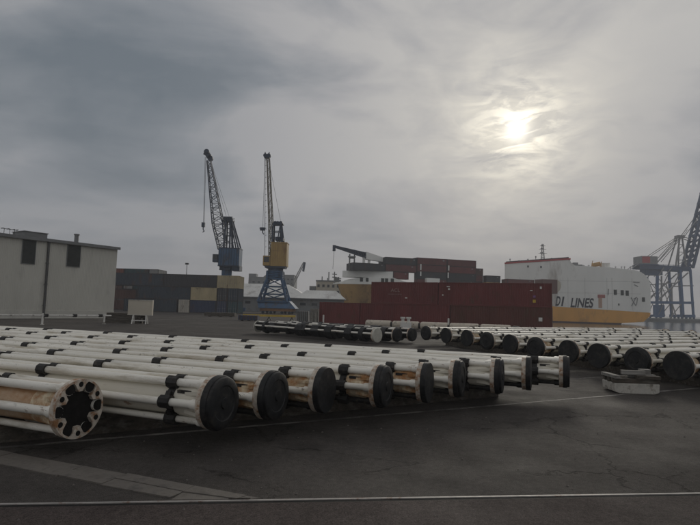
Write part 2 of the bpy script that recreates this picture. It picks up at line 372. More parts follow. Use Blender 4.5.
# front apron below the rail, the rail itself and the strip of old concrete
ra, rb = ground(0, 505), ground(700, 494)
rd = (rb - ra).normalized(); rn = Vector((rd.y, -rd.x, 0))      # rn points to the camera side
R0, R1 = ra - rd * 40, rb + rd * 60
def strip_bm(a, b, off0, off1, z0, z1, nrm):
    bm = BM(); P = [a + nrm * off0, b + nrm * off0, b + nrm * off1, a + nrm * off1]
    lo = [bm.verts.new((p.x, p.y, z0)) for p in P]; hi = [bm.verts.new((p.x, p.y, z1)) for p in P]
    bm.faces.new(hi); bm.faces.new(lo[::-1])
    for i in range(4): j = (i + 1) % 4; bm.faces.new((lo[i], lo[j], hi[j], hi[i]))
    return bm
tag(obj('apron', strip_bm(R0, R1, 0.088, 9, -0.05, 0.006, rn), m_apron), kind='structure')
tag(obj('embedded_rail', strip_bm(R0, R1, -0.018, 0.018, -0.05, 0.014, rn), m_steel), kind='structure')
tag(obj('rail_groove', strip_bm(R0, R1, 0.02, 0.085, -0.05, 0.003, rn), m_bore), kind='structure')
# painted line in front of the pipe ends
la, lb = ground(60, 442.5), ground(700, 388)
ld = (lb - la).normalized(); ln = Vector((ld.y, -ld.x, 0))
tag(obj('painted_line', strip_bm(la - ld * 3, lb + ld * 15, -0.05, 0.05, -0.02, 0.004, ln), m_line_paint), kind='structure')
la2, lb2 = ground(560, 380), ground(640, 374)
tag(obj('painted_line', strip_bm(la2, lb2, -0.04, 0.04, -0.02, 0.004, ln), m_line_paint), kind='structure')
# concrete strip made of cracked slabs
cs_o = bpy.data.objects.new('concrete_strip', None); COL.objects.link(cs_o); tag(cs_o, kind='structure')
ua, ub = ground(0, 451), ground(262, 500)
va, vb = ground(0, 464), ground(192, 501)
du, dv = (ub - ua).normalized(), (vb - va).normalized()
ua2, va2 = ua - du * 9, va - du * 9
t = 0.0; rs = random.Random(4); total = (ub - ua2).length
while t < total - 0.05:
    L = min(rs.uniform(0.7, 2.4), total - t)
    p0, p1 = ua2 + du * (t + 0.005), ua2 + du * (t + L - 0.005)
    nrm = Vector((du.y, -du.x, 0)); nrm = nrm if nrm.y < 0 else -nrm
    w0, w1 = 0.47 + rs.uniform(-.03, .03), 0.47 + rs.uniform(-.03, .03)
    skew = rs.uniform(-.12, .12); mid = rs.uniform(0.18, 0.3)
    for a_, b_ in ((0.0, mid - 0.005), (mid + 0.005, None)):
        bm = BM(); hz_ = 0.012 + rs.uniform(0, .012)
        q = [p0 + nrm * a_, p1 + nrm * a_ + du * 0, p1 + nrm * (b_ or w1) + du * skew * (0 if b_ else 1) * .4, p0 + nrm * (b_ or w0) + du * skew * (0 if b_ else 1) * .4]
        q = [p - rn * max(0.0, (p - ra).dot(rn) + .03) for p in q]
        lo = [bm.verts.new((p.x, p.y, -0.05)) for p in q]; hi = [bm.verts.new((p.x, p.y, hz_ + rs.uniform(-.004, .004))) for p in q]
        bm.faces.new(hi)
        for i in range(4): j = (i + 1) % 4; bm.faces.new((lo[i], lo[j], hi[j], hi[i]))
        obj('slab', bm, m_slab, cs_o)
    t += L

bm = BM(); rs = random.Random(17)
for i in range(620):
    Yg = rs.uniform(4.5, 13); xg = rs.uniform(-.75, .8) * Yg; c = Vector((xg, Yg, .004)); r_ = rs.choice((.006, .008, .012, .02)) * rs.uniform(.6, 1.2)
    if (c - la).dot(ln) < 0 and rs.random() < .7: continue
    v = [bm.verts.new(c + Vector((r_ * math.cos(a) * rs.uniform(.7, 1.2), r_ * math.sin(a) * rs.uniform(.7, 1.2), 0))) for a in (0, 1.3, 2.6, 3.9, 5.1)]; tp_ = bm.verts.new(c + Vector((0, 0, r_ * .8)))
    for k in range(5): bm.faces.new((v[k], v[(k + 1) % 5], tp_))
tag(obj('grit', bm, m_slab), kind='stuff')
# ------------------------------------------------------------------ shipping containers
_cc = {}
def container_meshes(L, H, Wd=2.44):
    k = (L, H)
    if k in _cc: return _cc[k]
    e = 0.16
    body = BM()
    def wave(x0, x1, z0, z1, fn):
        n = max(4, int((x1 - x0) / 0.28)); pts = []
        for i in range(n):
            a = x0 + (x1 - x0) * i / n; s = (x1 - x0) / n
            pts += [(a, 0.0), (a + s * .3, 0.0), (a + s * .5, 0.036), (a + s * .8, 0.036)]
        pts.append((x1, 0.0))
        lo = [body.verts.new(fn(x, d, z0)) for x, d in pts]; hi = [body.verts.new(fn(x, d, z1)) for x, d in pts]
        for i in range(len(pts) - 1): body.faces.new((lo[i], lo[i + 1], hi[i + 1], hi[i]))
    hw = Wd / 2 - 0.03
    wave(-L / 2 + .1, L / 2 - .1, .12, H - .08, lambda x, d, z: (x, -hw + d, z))
    wave(-L / 2 + .1, L / 2 - .1, .12, H - .08, lambda x, d, z: (x, hw - d, z))
    wave(-hw + .06, hw - .06, .12, H - .08, lambda y, d, z: (-L / 2 + .03 + d, y, z))
    box(body, -L / 2 + .08, L / 2 - .08, -hw + .05, hw - .05, H - .08, H - .03)
    box(body, -L / 2 + .08, L / 2 - .08, -hw + .05, hw - .05, .05, .12)
    fr = BM()
    for sx in (-1, 1):
        for sy in (-1, 1):
            x, y = sx * (L / 2 - e / 2), sy * (Wd / 2 - e / 2)
            box(fr, x - e / 2, x + e / 2, y - e / 2, y + e / 2, 0, H)
        x = sx * (L / 2 - .05)
        box(fr, x - .048, x + .048, -Wd / 2 + e, Wd / 2 - e, .01, .13); box(fr, x - .048, x + .048, -Wd / 2 + e, Wd / 2 - e, H - .12, H - .006)
    for sy in (-1, 1):
        y = sy * (Wd / 2 - .05)
        box(fr, -L / 2 + e, L / 2 - e, y - .048, y + .048, .01, .16); box(fr, -L / 2 + e, L / 2 - e, y - .048, y + .048, H - .1, H - .006)
    drs = []
    for sy in (-1, 1):
        d = BM(); y0, y1 = sorted((sy * .012, sy * (Wd / 2 - e)))
        box(d, L / 2 - .09, L / 2 - .04, y0, y1, .135, H - .125)
        for z in (.3, .9, 1.5, 2.1): box(d, L / 2 - .04, L / 2 - .022, y0 + .1, y1 - .1, z, z + .32)
        r = BM()
        for yy in (y0 + .3, y1 - .3):
            tube(r, (L / 2 - .005, yy, .1), (L / 2 - .005, yy, H - .1), .02, 6); box(r, L / 2 - .02, L / 2 + .02, yy - .12, yy + .12, 1.1, 1.16)
        drs.append((mesh_of('door', d), mesh_of('locking_rods', r)))
    _cc[k] = (mesh_of('body', body), mesh_of('frame', fr), drs)
    return _cc[k]
m_cframe = cont_mat('rusty_dark_frame', (0.02, 0.018, 0.018))
def container(label, loc, rotz, L, H, mat, group, rods=True, framemat=None):
    t = thing('shipping_container', label, 'container', loc, rotz, group)
    b, f, drs = container_meshes(L, H)
    obj('corrugated_body', b, mat, t); obj('frame', f, framemat or mat, t)
    for dm, rm in drs:
        d = obj('door', dm, mat, t)
        if rods: obj('locking_rods', rm, m_grey, d)
    return t
def text_mesh(s, size, depth=0.02, bold=0.0):
    cu_ = bpy.data.curves.new('txt', 'FONT'); cu_.body = s; cu_.size = size; cu_.extrude = depth; cu_.offset = bold
    cu_.align_x = 'CENTER'
    o = bpy.data.objects.new('txt', cu_); COL.objects.link(o)
    bpy.context.view_layer.update()
    me = bpy.data.meshes.new_from_object(o.evaluated_get(bpy.context.evaluated_depsgraph_get()))
    bpy.data.objects.remove(o); bpy.data.curves.remove(cu_); me.name = 'lettering'; me.materials.clear()
    return me
def lettering(name, s, size, mat, parent, loc, rot, sx=1.0, depth=0.01, bold=0.0):
    o = obj(name, text_mesh(s, size, depth, bold), mat, parent); o.location = loc; o.rotation_euler = rot; o.scale = (sx, 1, 1)
    return o

# ------------------------------------------------------------------ the maroon containers in the middle
dc = Vector((-0.93, 0.368, 0)).normalized(); nc = Vector((0.368, 0.93, 0)).normalized()
C0 = at(552.5, 332, 63.0); C0.z = 0
ang_c = math.atan2(-dc.y, -dc.x)
HC = 2.9
def cpos(s0, L, back=0.0, z=0.0):
    p = C0 + dc * (s0 + L / 2) + nc * (1.22 + back); return (p.x, p.y, z)
mar = 'maroon containers in the stack across the yard'
lo1 = container('lower maroon container at the right end of the stack, white sticker on it', cpos(0, 12.19), ang_c, 12.19, HC, c_maroon2, mar)
lo2 = container('lower maroon container in the middle of the row, standing behind the cream pipe', cpos(12.29, 12.19), ang_c, 12.19, HC, c_maroon, mar)
lo3 = container('short lower maroon container at the left end of the row, nothing on top', cpos(24.58, 6.06), ang_c, 6.06, HC, c_maroon, mar)
up1 = container('upper maroon container at the right end of the stack, small coloured stickers near its end', cpos(0.03, 13.72, 0, HC), ang_c, 13.72, HC, c_maroon, mar)
up2 = container('upper maroon container with white ACL letters, left of the longer upper one', cpos(13.85, 9.12, 0, HC), ang_c, 9.12, HC, c_maroon, mar)
def sticker(parent, L, xo, z0, w, h, mat, name='sticker'):
    bm = BM(); box(bm, xo - w / 2, xo + w / 2, -1.245, -1.225, z0, z0 + h); return obj(name, bm, mat, parent)
m_sw = pbr('sticker_white', (0.7, 0.7, 0.66), 0.6); m_sy = pbr('sticker_yellow', (0.6, 0.42, 0.06), 0.6); m_sp = pbr('sticker_violet', (0.22, 0.1, 0.24), 0.6)
sticker(lo1, 12.19, 4.75, 1.2, 0.42, 0.46, m_sw)
sticker(up1, 13.72, 4.85, 0.55, 0.34, 0.34, m_sy); sticker(up1, 13.72, 4.85, 1.15, 0.3, 0.26, m_sp)
sticker(up1, 13.72, 4.5, 1.95, 0.3, 0.1, m_sw); sticker(up1, 13.72, 5.6, 2.2, 0.22, 0.3, m_sw)
sticker(up1, 13.72, -5.6, 2.3, 0.4, 0.12, m_sw); sticker(up1, 13.72, -5.5, 1.95, 0.25, 0.2, m_sw); sticker(up1, 13.72, -6.3, 1.2, 0.16, 0.16, m_sw)
lettering('company_letters', 'ACL', 0.62, pbr('faded_white_letter', (0.33, 0.23, 0.21), 0.7), up2, (-1.15, -1.235, 1.6), (PI / 2, 0, 0), 1.1, 0.008, 0.004)
bm = BM()
for i in range(7): box(bm, -2.1 + i * .27, -1.92 + i * .27, -1.242, -1.226, 1.2, 1.33)
obj('small_print', bm, pbr('faded_print', (0.25, 0.16, 0.15), 0.7), up2)
sticker(up2, 9.12, 0.35, 0.75, 0.3, 0.12, m_sw)

# ------------------------------------------------------------------ container yard at the left
G = 'containers stacked in the yard at left'
def yard(px0, px1, tier, mat, label, Y=120.0, H=2.9, back=0.0, end=False):
    xa, xb = X_at(px0, Y), X_at(px1, Y); w = xb - xa
    L = 12.19 if w > 9 else 6.06
    if end: container(label, ((xa + xb) / 2, Y + 3.03 + back, tier * H), -PI / 2, 6.06, H, mat, G, True, None if mat in (c_yellow, c_white) else m_cframe)
    else: container(label, ((xa + xb) / 2, Y + 1.22 + back, tier * H), 0, L, H, mat, G, False, None if mat in (c_yellow, c_white) else m_cframe)
yard(124, 177, 0, c_slate, 'long dark container on the ground, left of the off-white end')
yard(178.6, 189.4, 0, c_white, 'off-white container showing its end on the ground below the cream yellow one', end=True)
yard(190, 216, 0, c_navy, 'navy container on the ground under the long cream yellow one')
yard(216.3, 226.7, 0, c_navy, 'navy container end on the ground, second from the right of the stack', end=True)
yard(227.2, 237.8, 0, c_teal, 'dark teal container end on the ground, at the right end of the stack', end=True)
yard(137, 190, 1, c_slate, 'long dark container in the middle tier left of the long cream yellow one')
yard(190.6, 216.2, 1, c_yellow, 'cream yellow container lying lengthwise in the middle tier of the dark stack')
yard(216.4, 226.8, 1, c_dkgrey, 'charcoal container end in the middle tier under the left cream yellow end', end=True)
yard(227.2, 237.8, 1, c_slate, 'dark slate container end in the middle tier at the right end of the stack', end=True)
yard(109, 162, 2, c_slate, 'long dark container in the top tier, next to the grey container')
yard(162.6, 215.8, 2, c_dkgrey, 'long charcoal container in the top tier left of the cream yellow ends')
yard(216.3, 226.7, 2, c_yellow, 'left of the two cream yellow container ends in the top tier below the blue crane', end=True)
yard(227.2, 237.8, 2, c_yellow, 'right of the two cream yellow container ends in the top tier below the blue crane', end=True)
Y2 = 132
yard(112.5, 122.4, 3, c_redb, 'red-brown container end at the top of the stack beside the pale building', Y2, 2.6, end=True)
yard(122.8, 146.6, 3, c_teal, 'dark teal container at the top of the stack beside the pale building', Y2, 2.6)
yard(147, 156.8, 3, c_grey, 'grey container end at the top of the tall stack, right side', Y2, 2.6, end=True)
yard(112.2, 121.8, 2, c_brown, 'brown container end in the third tier beside the pale building', Y2, 2.6, end=True)
yard(122.2, 132, 2, c_grey, 'grey container end in the third tier beside the pale building', Y2, 2.6, end=True)
yard(132.4, 156, 2, c_teal, 'dark teal container in the third tier right of the grey end', Y2, 2.6)
yard(112, 135.6, 1, c_brown, 'brown container in the second tier beside the pale building', Y2, 2.6)
yard(136, 160, 1, c_slate, 'dark container in the second tier behind the long row', Y2, 2.6)
yard(112, 135.6, 0, c_brown, 'brown container on the ground beside the pale building', Y2, 2.6)

# ------------------------------------------------------------------ pale building at the left
WD = Vector((-0.53, -0.848, 0)).normalized(); WN = Vector((0.848, -0.53, 0)).normalized()
A0 = at(113.2, 317, 70); A0.z = 0
BH = 9.2
bld = thing('utility_building', 'pale windowless cream shed with dark upper louvres behind the left railing', 'building', A0, math.atan2(-WD.y, -WD.x))
# local: -x runs along the wall towards the camera, -y... outward normal
WL = 34.0
out = 1 if (Matrix.Rotation(math.atan2(-WD.y, -WD.x), 3, 'Z') @ Vector((0, 1, 0))).dot(WN) > 0 else -1
def wl(px, py):
    p = on_plane(px, py, A0, WN); return (p - A0).dot(-WD), p.z
bm = BM(); n = int(WL / 0.2); pts = []
for i in range(n + 1):
    x = -WL + i * WL / n; pts += [(x, 0.0), (x + .09, 0.0), (x + .11, .02), (x + .18, .02)]
pts = pts[:-3]
lo = [bm.verts.new((x, out * d, 0)) for x, d in pts]; hi = [bm.verts.new((x, out * d, BH)) for x, d in pts]
for i in range(len(pts) - 1): bm.faces.new((lo[i], lo[i + 1], hi[i + 1], hi[i]))
box(bm, -WL, 0, *sorted((-out * .04, -out * 14)), 0, BH - .02)
obj('wall', bm, m_wallc, bld)
bm = BM()
y0, y1 = sorted((out * .38, -out * 14.3))
box(bm, -WL - .3, .12, y0, y1, BH, BH + .16)
rf = obj('roof', bm, m_trim, bld)
bm = BM(); box(bm, -WL - .3, .14, *sorted((out * .383, out * .46)), BH - .14, BH + .22); obj('gutter', bm, m_trim, rf)
bm = BM(); box(bm, -WL, 0, *sorted((out * .024, out * .1)), 0, .9); obj('plinth', bm, m_wallc, bld)
for (x0, y0_, x1, y1_) in ((22.5, 243, 34, 264), (67.5, 246, 79, 267)):
    a, zt = wl(x0, y0_ + 2); b, zb = wl(x1, y1_)
    zt = BH - .18
    bm = BM(); box(bm, a, b, *sorted((out * .022, out * .05)), zb, zt); w = obj('louvre', bm, m_dark, bld)
    bm = BM(); k = int((zt - zb) / .16)
    for i in range(k):
        z = zb + (i + .5) * (zt - zb) / k
        bar(bm, (a + .04, out * .075, z), (b - .04, out * .075, z), .05, .035)
    obj('slat', bm, m_dark, w)
    bm = BM()
    for q in ((a - .06, a, zb - .06, zt), (b, b + .06, zb - .06, zt), (a, b, zb - .06, zb)): box(bm, q[0], q[1], *sorted((out * .023, out * .11)), q[2], q[3])
    obj('frame', bm, m_trim, w)
a, _ = wl(45.5, 280)
bm = BM(); tube(bm, (a, out * .16, 0), (a, out * .16, BH - .1), .13, 10)
for z in (1.5, 4, 6.5): box(bm, a - .2, a + .2, *sorted((out * .022, out * .2)), z, z + .06)
obj('downpipe', bm, m_dkpipe, bld, smooth=True)
a, _ = wl(34, 238); b, _ = wl(57, 240)
bm = BM(); box(bm, a, b, *sorted((-out * 2.2, -out * 5)), BH + .16, BH + 1.05); box(bm, a - .1, b + .1, *sorted((-out * 2.1, -out * 5.1)), BH + 1.05, BH + 1.13); obj('roof_unit', bm, m_trim, rf)
a, _ = wl(81, 240)
bm = BM(); tube(bm, (a, -out * 1, BH + .16), (a, -out * 1, BH + 1.25), .26, 10); tube(bm, (a, -out * 1, BH + 1.25), (a, -out * 1, BH + 1.4), .34, 10); obj('flue', bm, m_trim, rf)
a, _ = wl(13, 236)
bm = BM()
for k in (-.6, 0, .5): tube(bm, (a + k, -out * .8, BH + .16), (a + k, -out * .8, BH + .95), .03, 6)
bar(bm, (a - .9, -out * .8, BH + .9), (a + .8, -out * .8, BH + .85), .06)
for k in (-.8, -.2, .4, .75): bar(bm, (a + k, -out * .8 - .25, BH + .9), (a + k, -out * .8 + .25, BH + .9), .08)
obj('aerial', bm, m_dark, rf)

# railing with dark clamps in front of the building
g0, g1 = ground(42, 324.5), ground(104, 324.0)
rl = thing('railing', 'low white pipe railing with dark clamps along the pale building', 'railing', g0)
gd = (g1 - g0)
for k in (-1, 0, 1):
    p = gd * k; bm = BM(); tube(bm, (p.x, p.y, 0), (p.x, p.y, 1.0), .085, 10); tube(bm, (p.x, p.y, 0), (p.x, p.y, .03), .17, 10); obj('post', bm, m_whitep, rl, smooth=True)
bm = BM(); e0, e1 = -gd * 1.05, gd * 1.12; tube(bm, (e0.x, e0.y, .82), (e1.x, e1.y, .82), .06, 8); obj('top_rail', bm, m_whitep, rl, smooth=True)
for k in (.05, .5, .93):
    p = gd * k; q = gd.normalized() * .16; bm = BM(); tube(bm, (p.x - q.x, p.y - q.y, .82), (p.x + q.x, p.y + q.y, .82), .16, 10); obj('clamp', bm, m_clamp, rl, smooth=True)

# beige box on a white trestle, dark timber pile beside it
b0 = ground(139.5, 324)
bt = thing('site_board', 'beige box board on a white trestle stand beside the dark containers', 'board', b0, math.radians(8))
Zb = b0.y; sc = Zb / F
bm = BM(); box(bm, -11.6 * sc, 11.6 * sc, -.12, .35, 9.2 * sc, 23.2 * sc)
pan = obj('panel', bm, m_beige, bt)
W2 = 11.7 * sc
for q in ((-W2, W2, 23.2 * sc, 23.9 * sc), (-W2, W2, 8.6 * sc, 9.2 * sc)): bm = BM(); box(bm, q[0], q[1], -.16, .38, q[2], q[3]); obj('edge_trim', bm, m_conc, pan)
for s in (-1, 1):
    bm = BM(); bar(bm, (s * 6 * sc, -.1, 9 * sc), (s * 6.6 * sc, -.4, 0), .1); bar(bm, (s * 6 * sc, .2, 9 * sc), (s * 6.6 * sc, .5, 0), .1); obj('leg', bm, m_whitep, bt)
for z in (3.5,):
    bm = BM(); bar(bm, (-7.2 * sc, -.28, z * sc), (7.2 * sc, -.28, z * sc), .1); obj('crossbar', bm, m_whitep, bt)
p0 = ground(127, 323)
dt = thing('timber_pile', 'low pile of dark timbers lying under the beige board', 'timber pile', p0, .1)
rs = random.Random(3)
for k in range(4):
    for j in range(4 - k // 2):
        bm = BM(); xo = rs.uniform(-.4, .4); box(bm, -1.8 + xo, 1.6 + xo, -.9 + j * .5, -.5 + j * .5, k * .27, k * .27 + .25); obj('timber', bm, m_timber, dt)

# ------------------------------------------------------------------ riser pipes
RAX = 0.775
ANG = [0, 60, 120, 180, 240, 300]
RL = 23.6
def make_riser_meshes():
    r = {}
    bm = BM(); lathe_x(bm, [(0.10, .30), (0.32, .30), (0.62, .272), (0.7, .272), (RL - .7, .272), (RL - .62, .272), (RL - .32, .30), (RL - .1, .30)], 28, 0, RAX)
    r['tube'] = mesh_of('main_tube', bm, True)
    bm = BM(); lathe_x(bm, [(.10, .305), (.3, .315), (.46, .30), (.74, .279)], 28, 0, RAX)
    # gussets behind the flange
    for a in (30, 90, 150, 210, 270, 330):
        c, s = math.cos(math.radians(a)), math.sin(math.radians(a))
        bar(bm, (.1, c * .36, RAX + s * .36), (.42, c * .29, RAX + s * .29), .05, .06)
    r['fit'] = mesh_of('end_fitting', bm, True)
    for i, a in enumerate(ANG):
        c, s = math.cos(math.radians(a)), math.sin(math.radians(a)); rr = .07 if a in (60, 120, 0, 180) else .056
        bm = BM(); lathe_x(bm, [(.02, 0), (.02, rr + .022), (.2, rr + .022), (.24, rr), (RL - .24, rr), (RL - .2, rr + .022), (RL - .02, rr + .022), (RL - .02, 0)], 12, c * .358, RAX + s * .358)
        r['line%d' % i] = mesh_of('auxiliary_line', bm, True)
    def flange(bm, x0, x1, R=.45, holes=True):
        seg = 96; rings = [[], []]
        notch = [math.radians(a) for a in ANG]
        for k, x in enumerate((x0, x1)):
            for i in range(seg):
                t = 2 * PI * i / seg; rad = .265
                if holes:
                    for nn in notch:                    # scalloped recesses of the line sockets
                        dt = abs((t - nn + PI) % (2 * PI) - PI)
                        if dt < .34: rad = max(rad, .265 + .185 * math.sqrt(max(0, 1 - (dt / .34) ** 2)))
                rings[k].append((bm.verts.new((x, min(rad, R - .03) * math.cos(t), RAX + min(rad, R - .03) * math.sin(t))), bm.verts.new((x, R * math.cos(t), RAX + R * math.sin(t)))))
        for i in range(seg):
            j = (i + 1) % seg; a, b = rings
            bm.faces.new((a[i][0], a[j][0], a[j][1], a[i][1])); bm.faces.new((b[i][0], b[i][1], b[j][1], b[j][0]))
            bm.faces.new((a[i][1], a[j][1], b[j][1], b[i][1])); bm.faces.new((a[j][0], a[i][0], b[i][0], b[j][0]))
    bm = BM(); flange(bm, 0, .1); r['flange'] = mesh_of('end_flange', bm, True)
    bm = BM(); lathe_x(bm, [(.07, 0), (.07, .435), (.095, .435), (.095, .3)], 28, 0, RAX); r['bore'] = mesh_of('bore', bm, True)
    bm = BM(); lathe_x(bm, [(-.004, 0), (-.004, .042), (.06, .042), (.06, 0)], 10); r['bolt'] = mesh_of('bolt_hole', bm, True)
    bm = BM(); lathe_x(bm, [(.012, 0), (.012, .085), (.05, .085), (.05, 0)], 14); r['socket'] = mesh_of('line_socket', bm, True)
    bm = BM(); lathe_x(bm, [(0, .43), (0, .463), (-.085, .463), (-.10, .452), (-.102, .44), (-.15, .436), (-.162, .42), (-.162, .30), (-.15, .285), (-.15, .0)], 36, 0, RAX)
    r['cap'] = mesh_of('end_cap', bm, True)
    bm = BM(); lathe_x(bm, [(0, .43), (0, .463), (-.10, .463), (-.115, .45), (-.115, .0)], 36, 0, RAX); r['cap_flat'] = mesh_of('end_cap', bm, True)
    bm = BM(); lathe_x(bm, [(-.148, 0), (-.148, .1), (-.17, .09), (-.172, 0)], 16, 0, RAX); r['boss'] = mesh_of('boss', bm, True)
    bm = BM()
    lathe_x(bm, [(-.07, .268), (-.07, .296), (.07, .296), (.07, .268)], 20, 0, RAX)
    for a in ANG:
        c, s = math.cos(math.radians(a)), math.sin(math.radians(a))
        rc = .112 if a < 90 or a > 200 else .09; xo = 0 if rc > .11 else .14
        lathe_x(bm, [(-.1 + xo, .05), (-.1 + xo, rc), (.1 + xo * .7, rc), (.1 + xo * .7, .05)], 9, c * .358, RAX + s * .358)
        bar(bm, (-.055, c * .28, RAX + s * .28), (.055, c * .28, RAX + s * .28), .13, .1)
        c2, s2 = math.cos(math.radians(a + 30)), math.sin(math.radians(a + 30))
        bar(bm, (0, c * .38, RAX + s * .38), (0, c2 * .33, RAX + s2 * .33), .09, .05)
    r['clamp'] = mesh_of('clamp', bm, True)
    bm = BM()
    for (a, r0_) in ((84, .293), (36, .293)):
        c, s = math.cos(math.radians(a)), math.sin(math.radians(a)); bar(bm, (.32, c * r0_, RAX + s * r0_), (.58, c * r0_, RAX + s * r0_), .07, .05)
    r['pads'] = mesh_of('strap_pads', bm)
    return r
RM = make_riser_meshes()
CLS = [0.72, 3.8, 6.9, 10.0, 13.1, 16.2, 19.3, 22.6]
def riser(label, loc, ang, group, capped=True, fit=None, rng=random, cap='cap', capmat=None, tubemat=None, linemat=None, clampmat=None, shadelow=False):
    t = thing('riser_pipe', label, 'pipe', loc, ang, group)
    obj('main_tube', RM['tube'], tubemat or m_white, t)
    obj('end_fitting', RM['fit'], fit or m_white, t)
    for i in range(6): obj('auxiliary_line', RM['line%d' % i], m_clamp if (shadelow and i > 3) else (linemat or m_line), t)  # lower lines coloured black to paint in the shade beneath the pipes
    fl = obj('end_flange', RM['flange'], m_flange, t)
    if capped and rng.random() < .5: obj('pads', RM['pads'], clampmat or m_clamp, t)
    if capped:
        c = obj('end_cap', RM[cap], capmat or m_black, t)
        if cap == 'cap': obj('boss', RM['boss'], capmat or m_black, c)
    else:
        obj('bore', RM['bore'], m_bore, fl); 
        for a in ANG:
            c, s = math.cos(math.radians(a)), math.sin(math.radians(a)); obj('line_socket', RM['socket'], m_bore, fl, (0, c * .358, RAX + s * .358))
            c, s = math.cos(math.radians(a + 30)), math.sin(math.radians(a + 30)); obj('bolt_hole', RM['bolt'], m_bore, fl, (0, c * .37, RAX + s * .37))
    for x in (CLS if capped else [1.75] + CLS[1:]):
        c = obj('clamp', RM['clamp'], clampmat or m_clamp, t); c.location = (x + rng.uniform(-.12, .12) * (x > 1), 0, 0)
    # the far end
    f2 = obj('end_flange', RM['flange'], m_flange, t); f2.location = (RL - .1, 0, 0)
    c2 = obj('end_cap', RM['cap_flat'], capmat or m_black, t); c2.scale = (-1, 1, 1); c2.location = (RL, 0, 0)
    return t
def place(px, p, d, nrm, z=RAX):
    """point on the line n.p = p whose picture column is px"""
    lo_, hi_ = -40.0, 40.0
    def col(s):
        q = nrm * p + d * s; q = Vector((q.x, q.y, z)) - CAM; return 350 + F * q.dot(cr) / max(.1, q.dot(fwd))
    for _ in range(60):
        m_ = (lo_ + hi_) / 2
        if col(m_) > px: lo_ = m_
        else: hi_ = m_
    return nrm * p + d * lo_
rg = random.Random(11)
ang1 = math.atan2(d1.y, d1.x)
ends1 = [80, 216.5, 270, 322, 380, 424.5, 456, 496, 526.5, 563]
fits = [m_rustend, m_white, m_rustend, m_rustend, m_rustend, m_rustend, m_white, m_white, m_white, m_white]
ordn = ['', 'first', 'second', 'third', 'fourth', 'fifth', 'sixth', 'seventh', 'eighth']
g1name = 'white riser pipes lying side by side in the near row'
near = []
for i, px in enumerate(ends1):
    P = place(px, 6.12 + 1.04 * i, d1, n1)
    if i == 0: lab = 'nearest riser pipe, uncapped with rusty bolt-holed flange at lower left'
    elif i == 9: lab = 'farthest riser pipe of the near row, its cap seen edge-on at the right end'
    elif i == 2: lab = 'second black capped riser pipe from the open flange, orange rusty end fitting'
    elif i == 1: lab = 'first black capped riser pipe right of the open rusty flange, white end fitting'
    else: lab = '%s black capped riser pipe counting right from the open rusty flange' % ordn[i]
    r = riser(lab, (P.x, P.y, -.095 if i == 0 else 0), ang1 + rg.uniform(-.004, .004), g1name, capped=i > 0, fit=fits[i], rng=rg, shadelow=i > 1, cap=('cap_flat' if i in (3, 5, 8) else 'cap'), tubemat=m_rusttube if i == 0 else None)
    if i: r.scale = (1, .93, .93); r.location.z = .055
    near.append(P)
# rust-red primer length on the nearest pipe
# timber bearers under the near row
for k, s in enumerate((1.6, 7.5, 13.5, 19.5)):
    a = near[0] + d1 * s; b = near[9] + d1 * s; dd = (b - a).normalized()
    t = tag(obj('timber_bearer', BM(), m_timber), 'dark timber bearer under the near riser pipes, %s from their capped ends' % ('nearest', 'second', 'third', 'fourth')[k], 'timber', 'timber bearers under the near row')
    bm = BM(); bar(bm, (a - dd * .6) + Vector((0, 0, .2)), (b - dd * .25) + Vector((0, 0, .2)), .24, .392); me = mesh_of('timber_bearer', bm); me.materials.append(m_timber); t.data = me
    t.material_slots[0].link = 'OBJECT'; t.material_slots[0].material = m_timber

# second row, at right
th2 = math.radians(60); e2 = Vector((math.sin(th2), math.cos(th2), 0)); ang2 = math.atan2(e2.y, e2.x)
row2 = [(678, 16.9), (637.5, 18.4), (599, 20.0), (569, 21.8), (536.5, 23.7), (511, 25.6), (488, 27.6), (468, 29.9), (447, 32.2), (427, 34.6)]
ord2 = ['rightmost black capped riser pipe of the far row', 'second black capped riser pipe from the right in the far row, behind the slab pile'] + \
       ['%s black capped riser pipe from the right in the far row' % w for w in ('third', 'fourth', 'fifth', 'sixth', 'seventh', 'eighth', 'ninth')] + ['leftmost black capped riser pipe of the far row, beside the dark pipes']
P2 = []
for i, (px, Y) in enumerate(row2):
    x = X_at(px, Y); P2.append(Vector((x, Y, 0)))
    riser(ord2[i], (x, Y, 0), ang2 + rg.uniform(-.01, .01), 'riser pipes of the far row at right', rng=rg, shadelow=True, fit=(m_rustend if i in (0, 4, 7) else m_white), cap=('cap_flat' if i in (0, 2, 3, 5, 7, 8) else 'cap'))
for k, s in enumerate((1.6, 8.0, 14.5, 21)):
    a = P2[0] + e2 * s; b = P2[-1] + e2 * s; dd = (b - a).normalized(); bm = BM()
    bar(bm, (a - dd * .6) + Vector((0, 0, .2)), (b - dd * .25) + Vector((0, 0, .2)), .24, .392)
    tag(obj('timber_bearer', bm, m_timber), 'dark timber bearer under the far riser pipes, %s from their capped ends' % ('nearest', 'second', 'third', 'fourth')[k], 'timber', 'timber bearers under the far row')

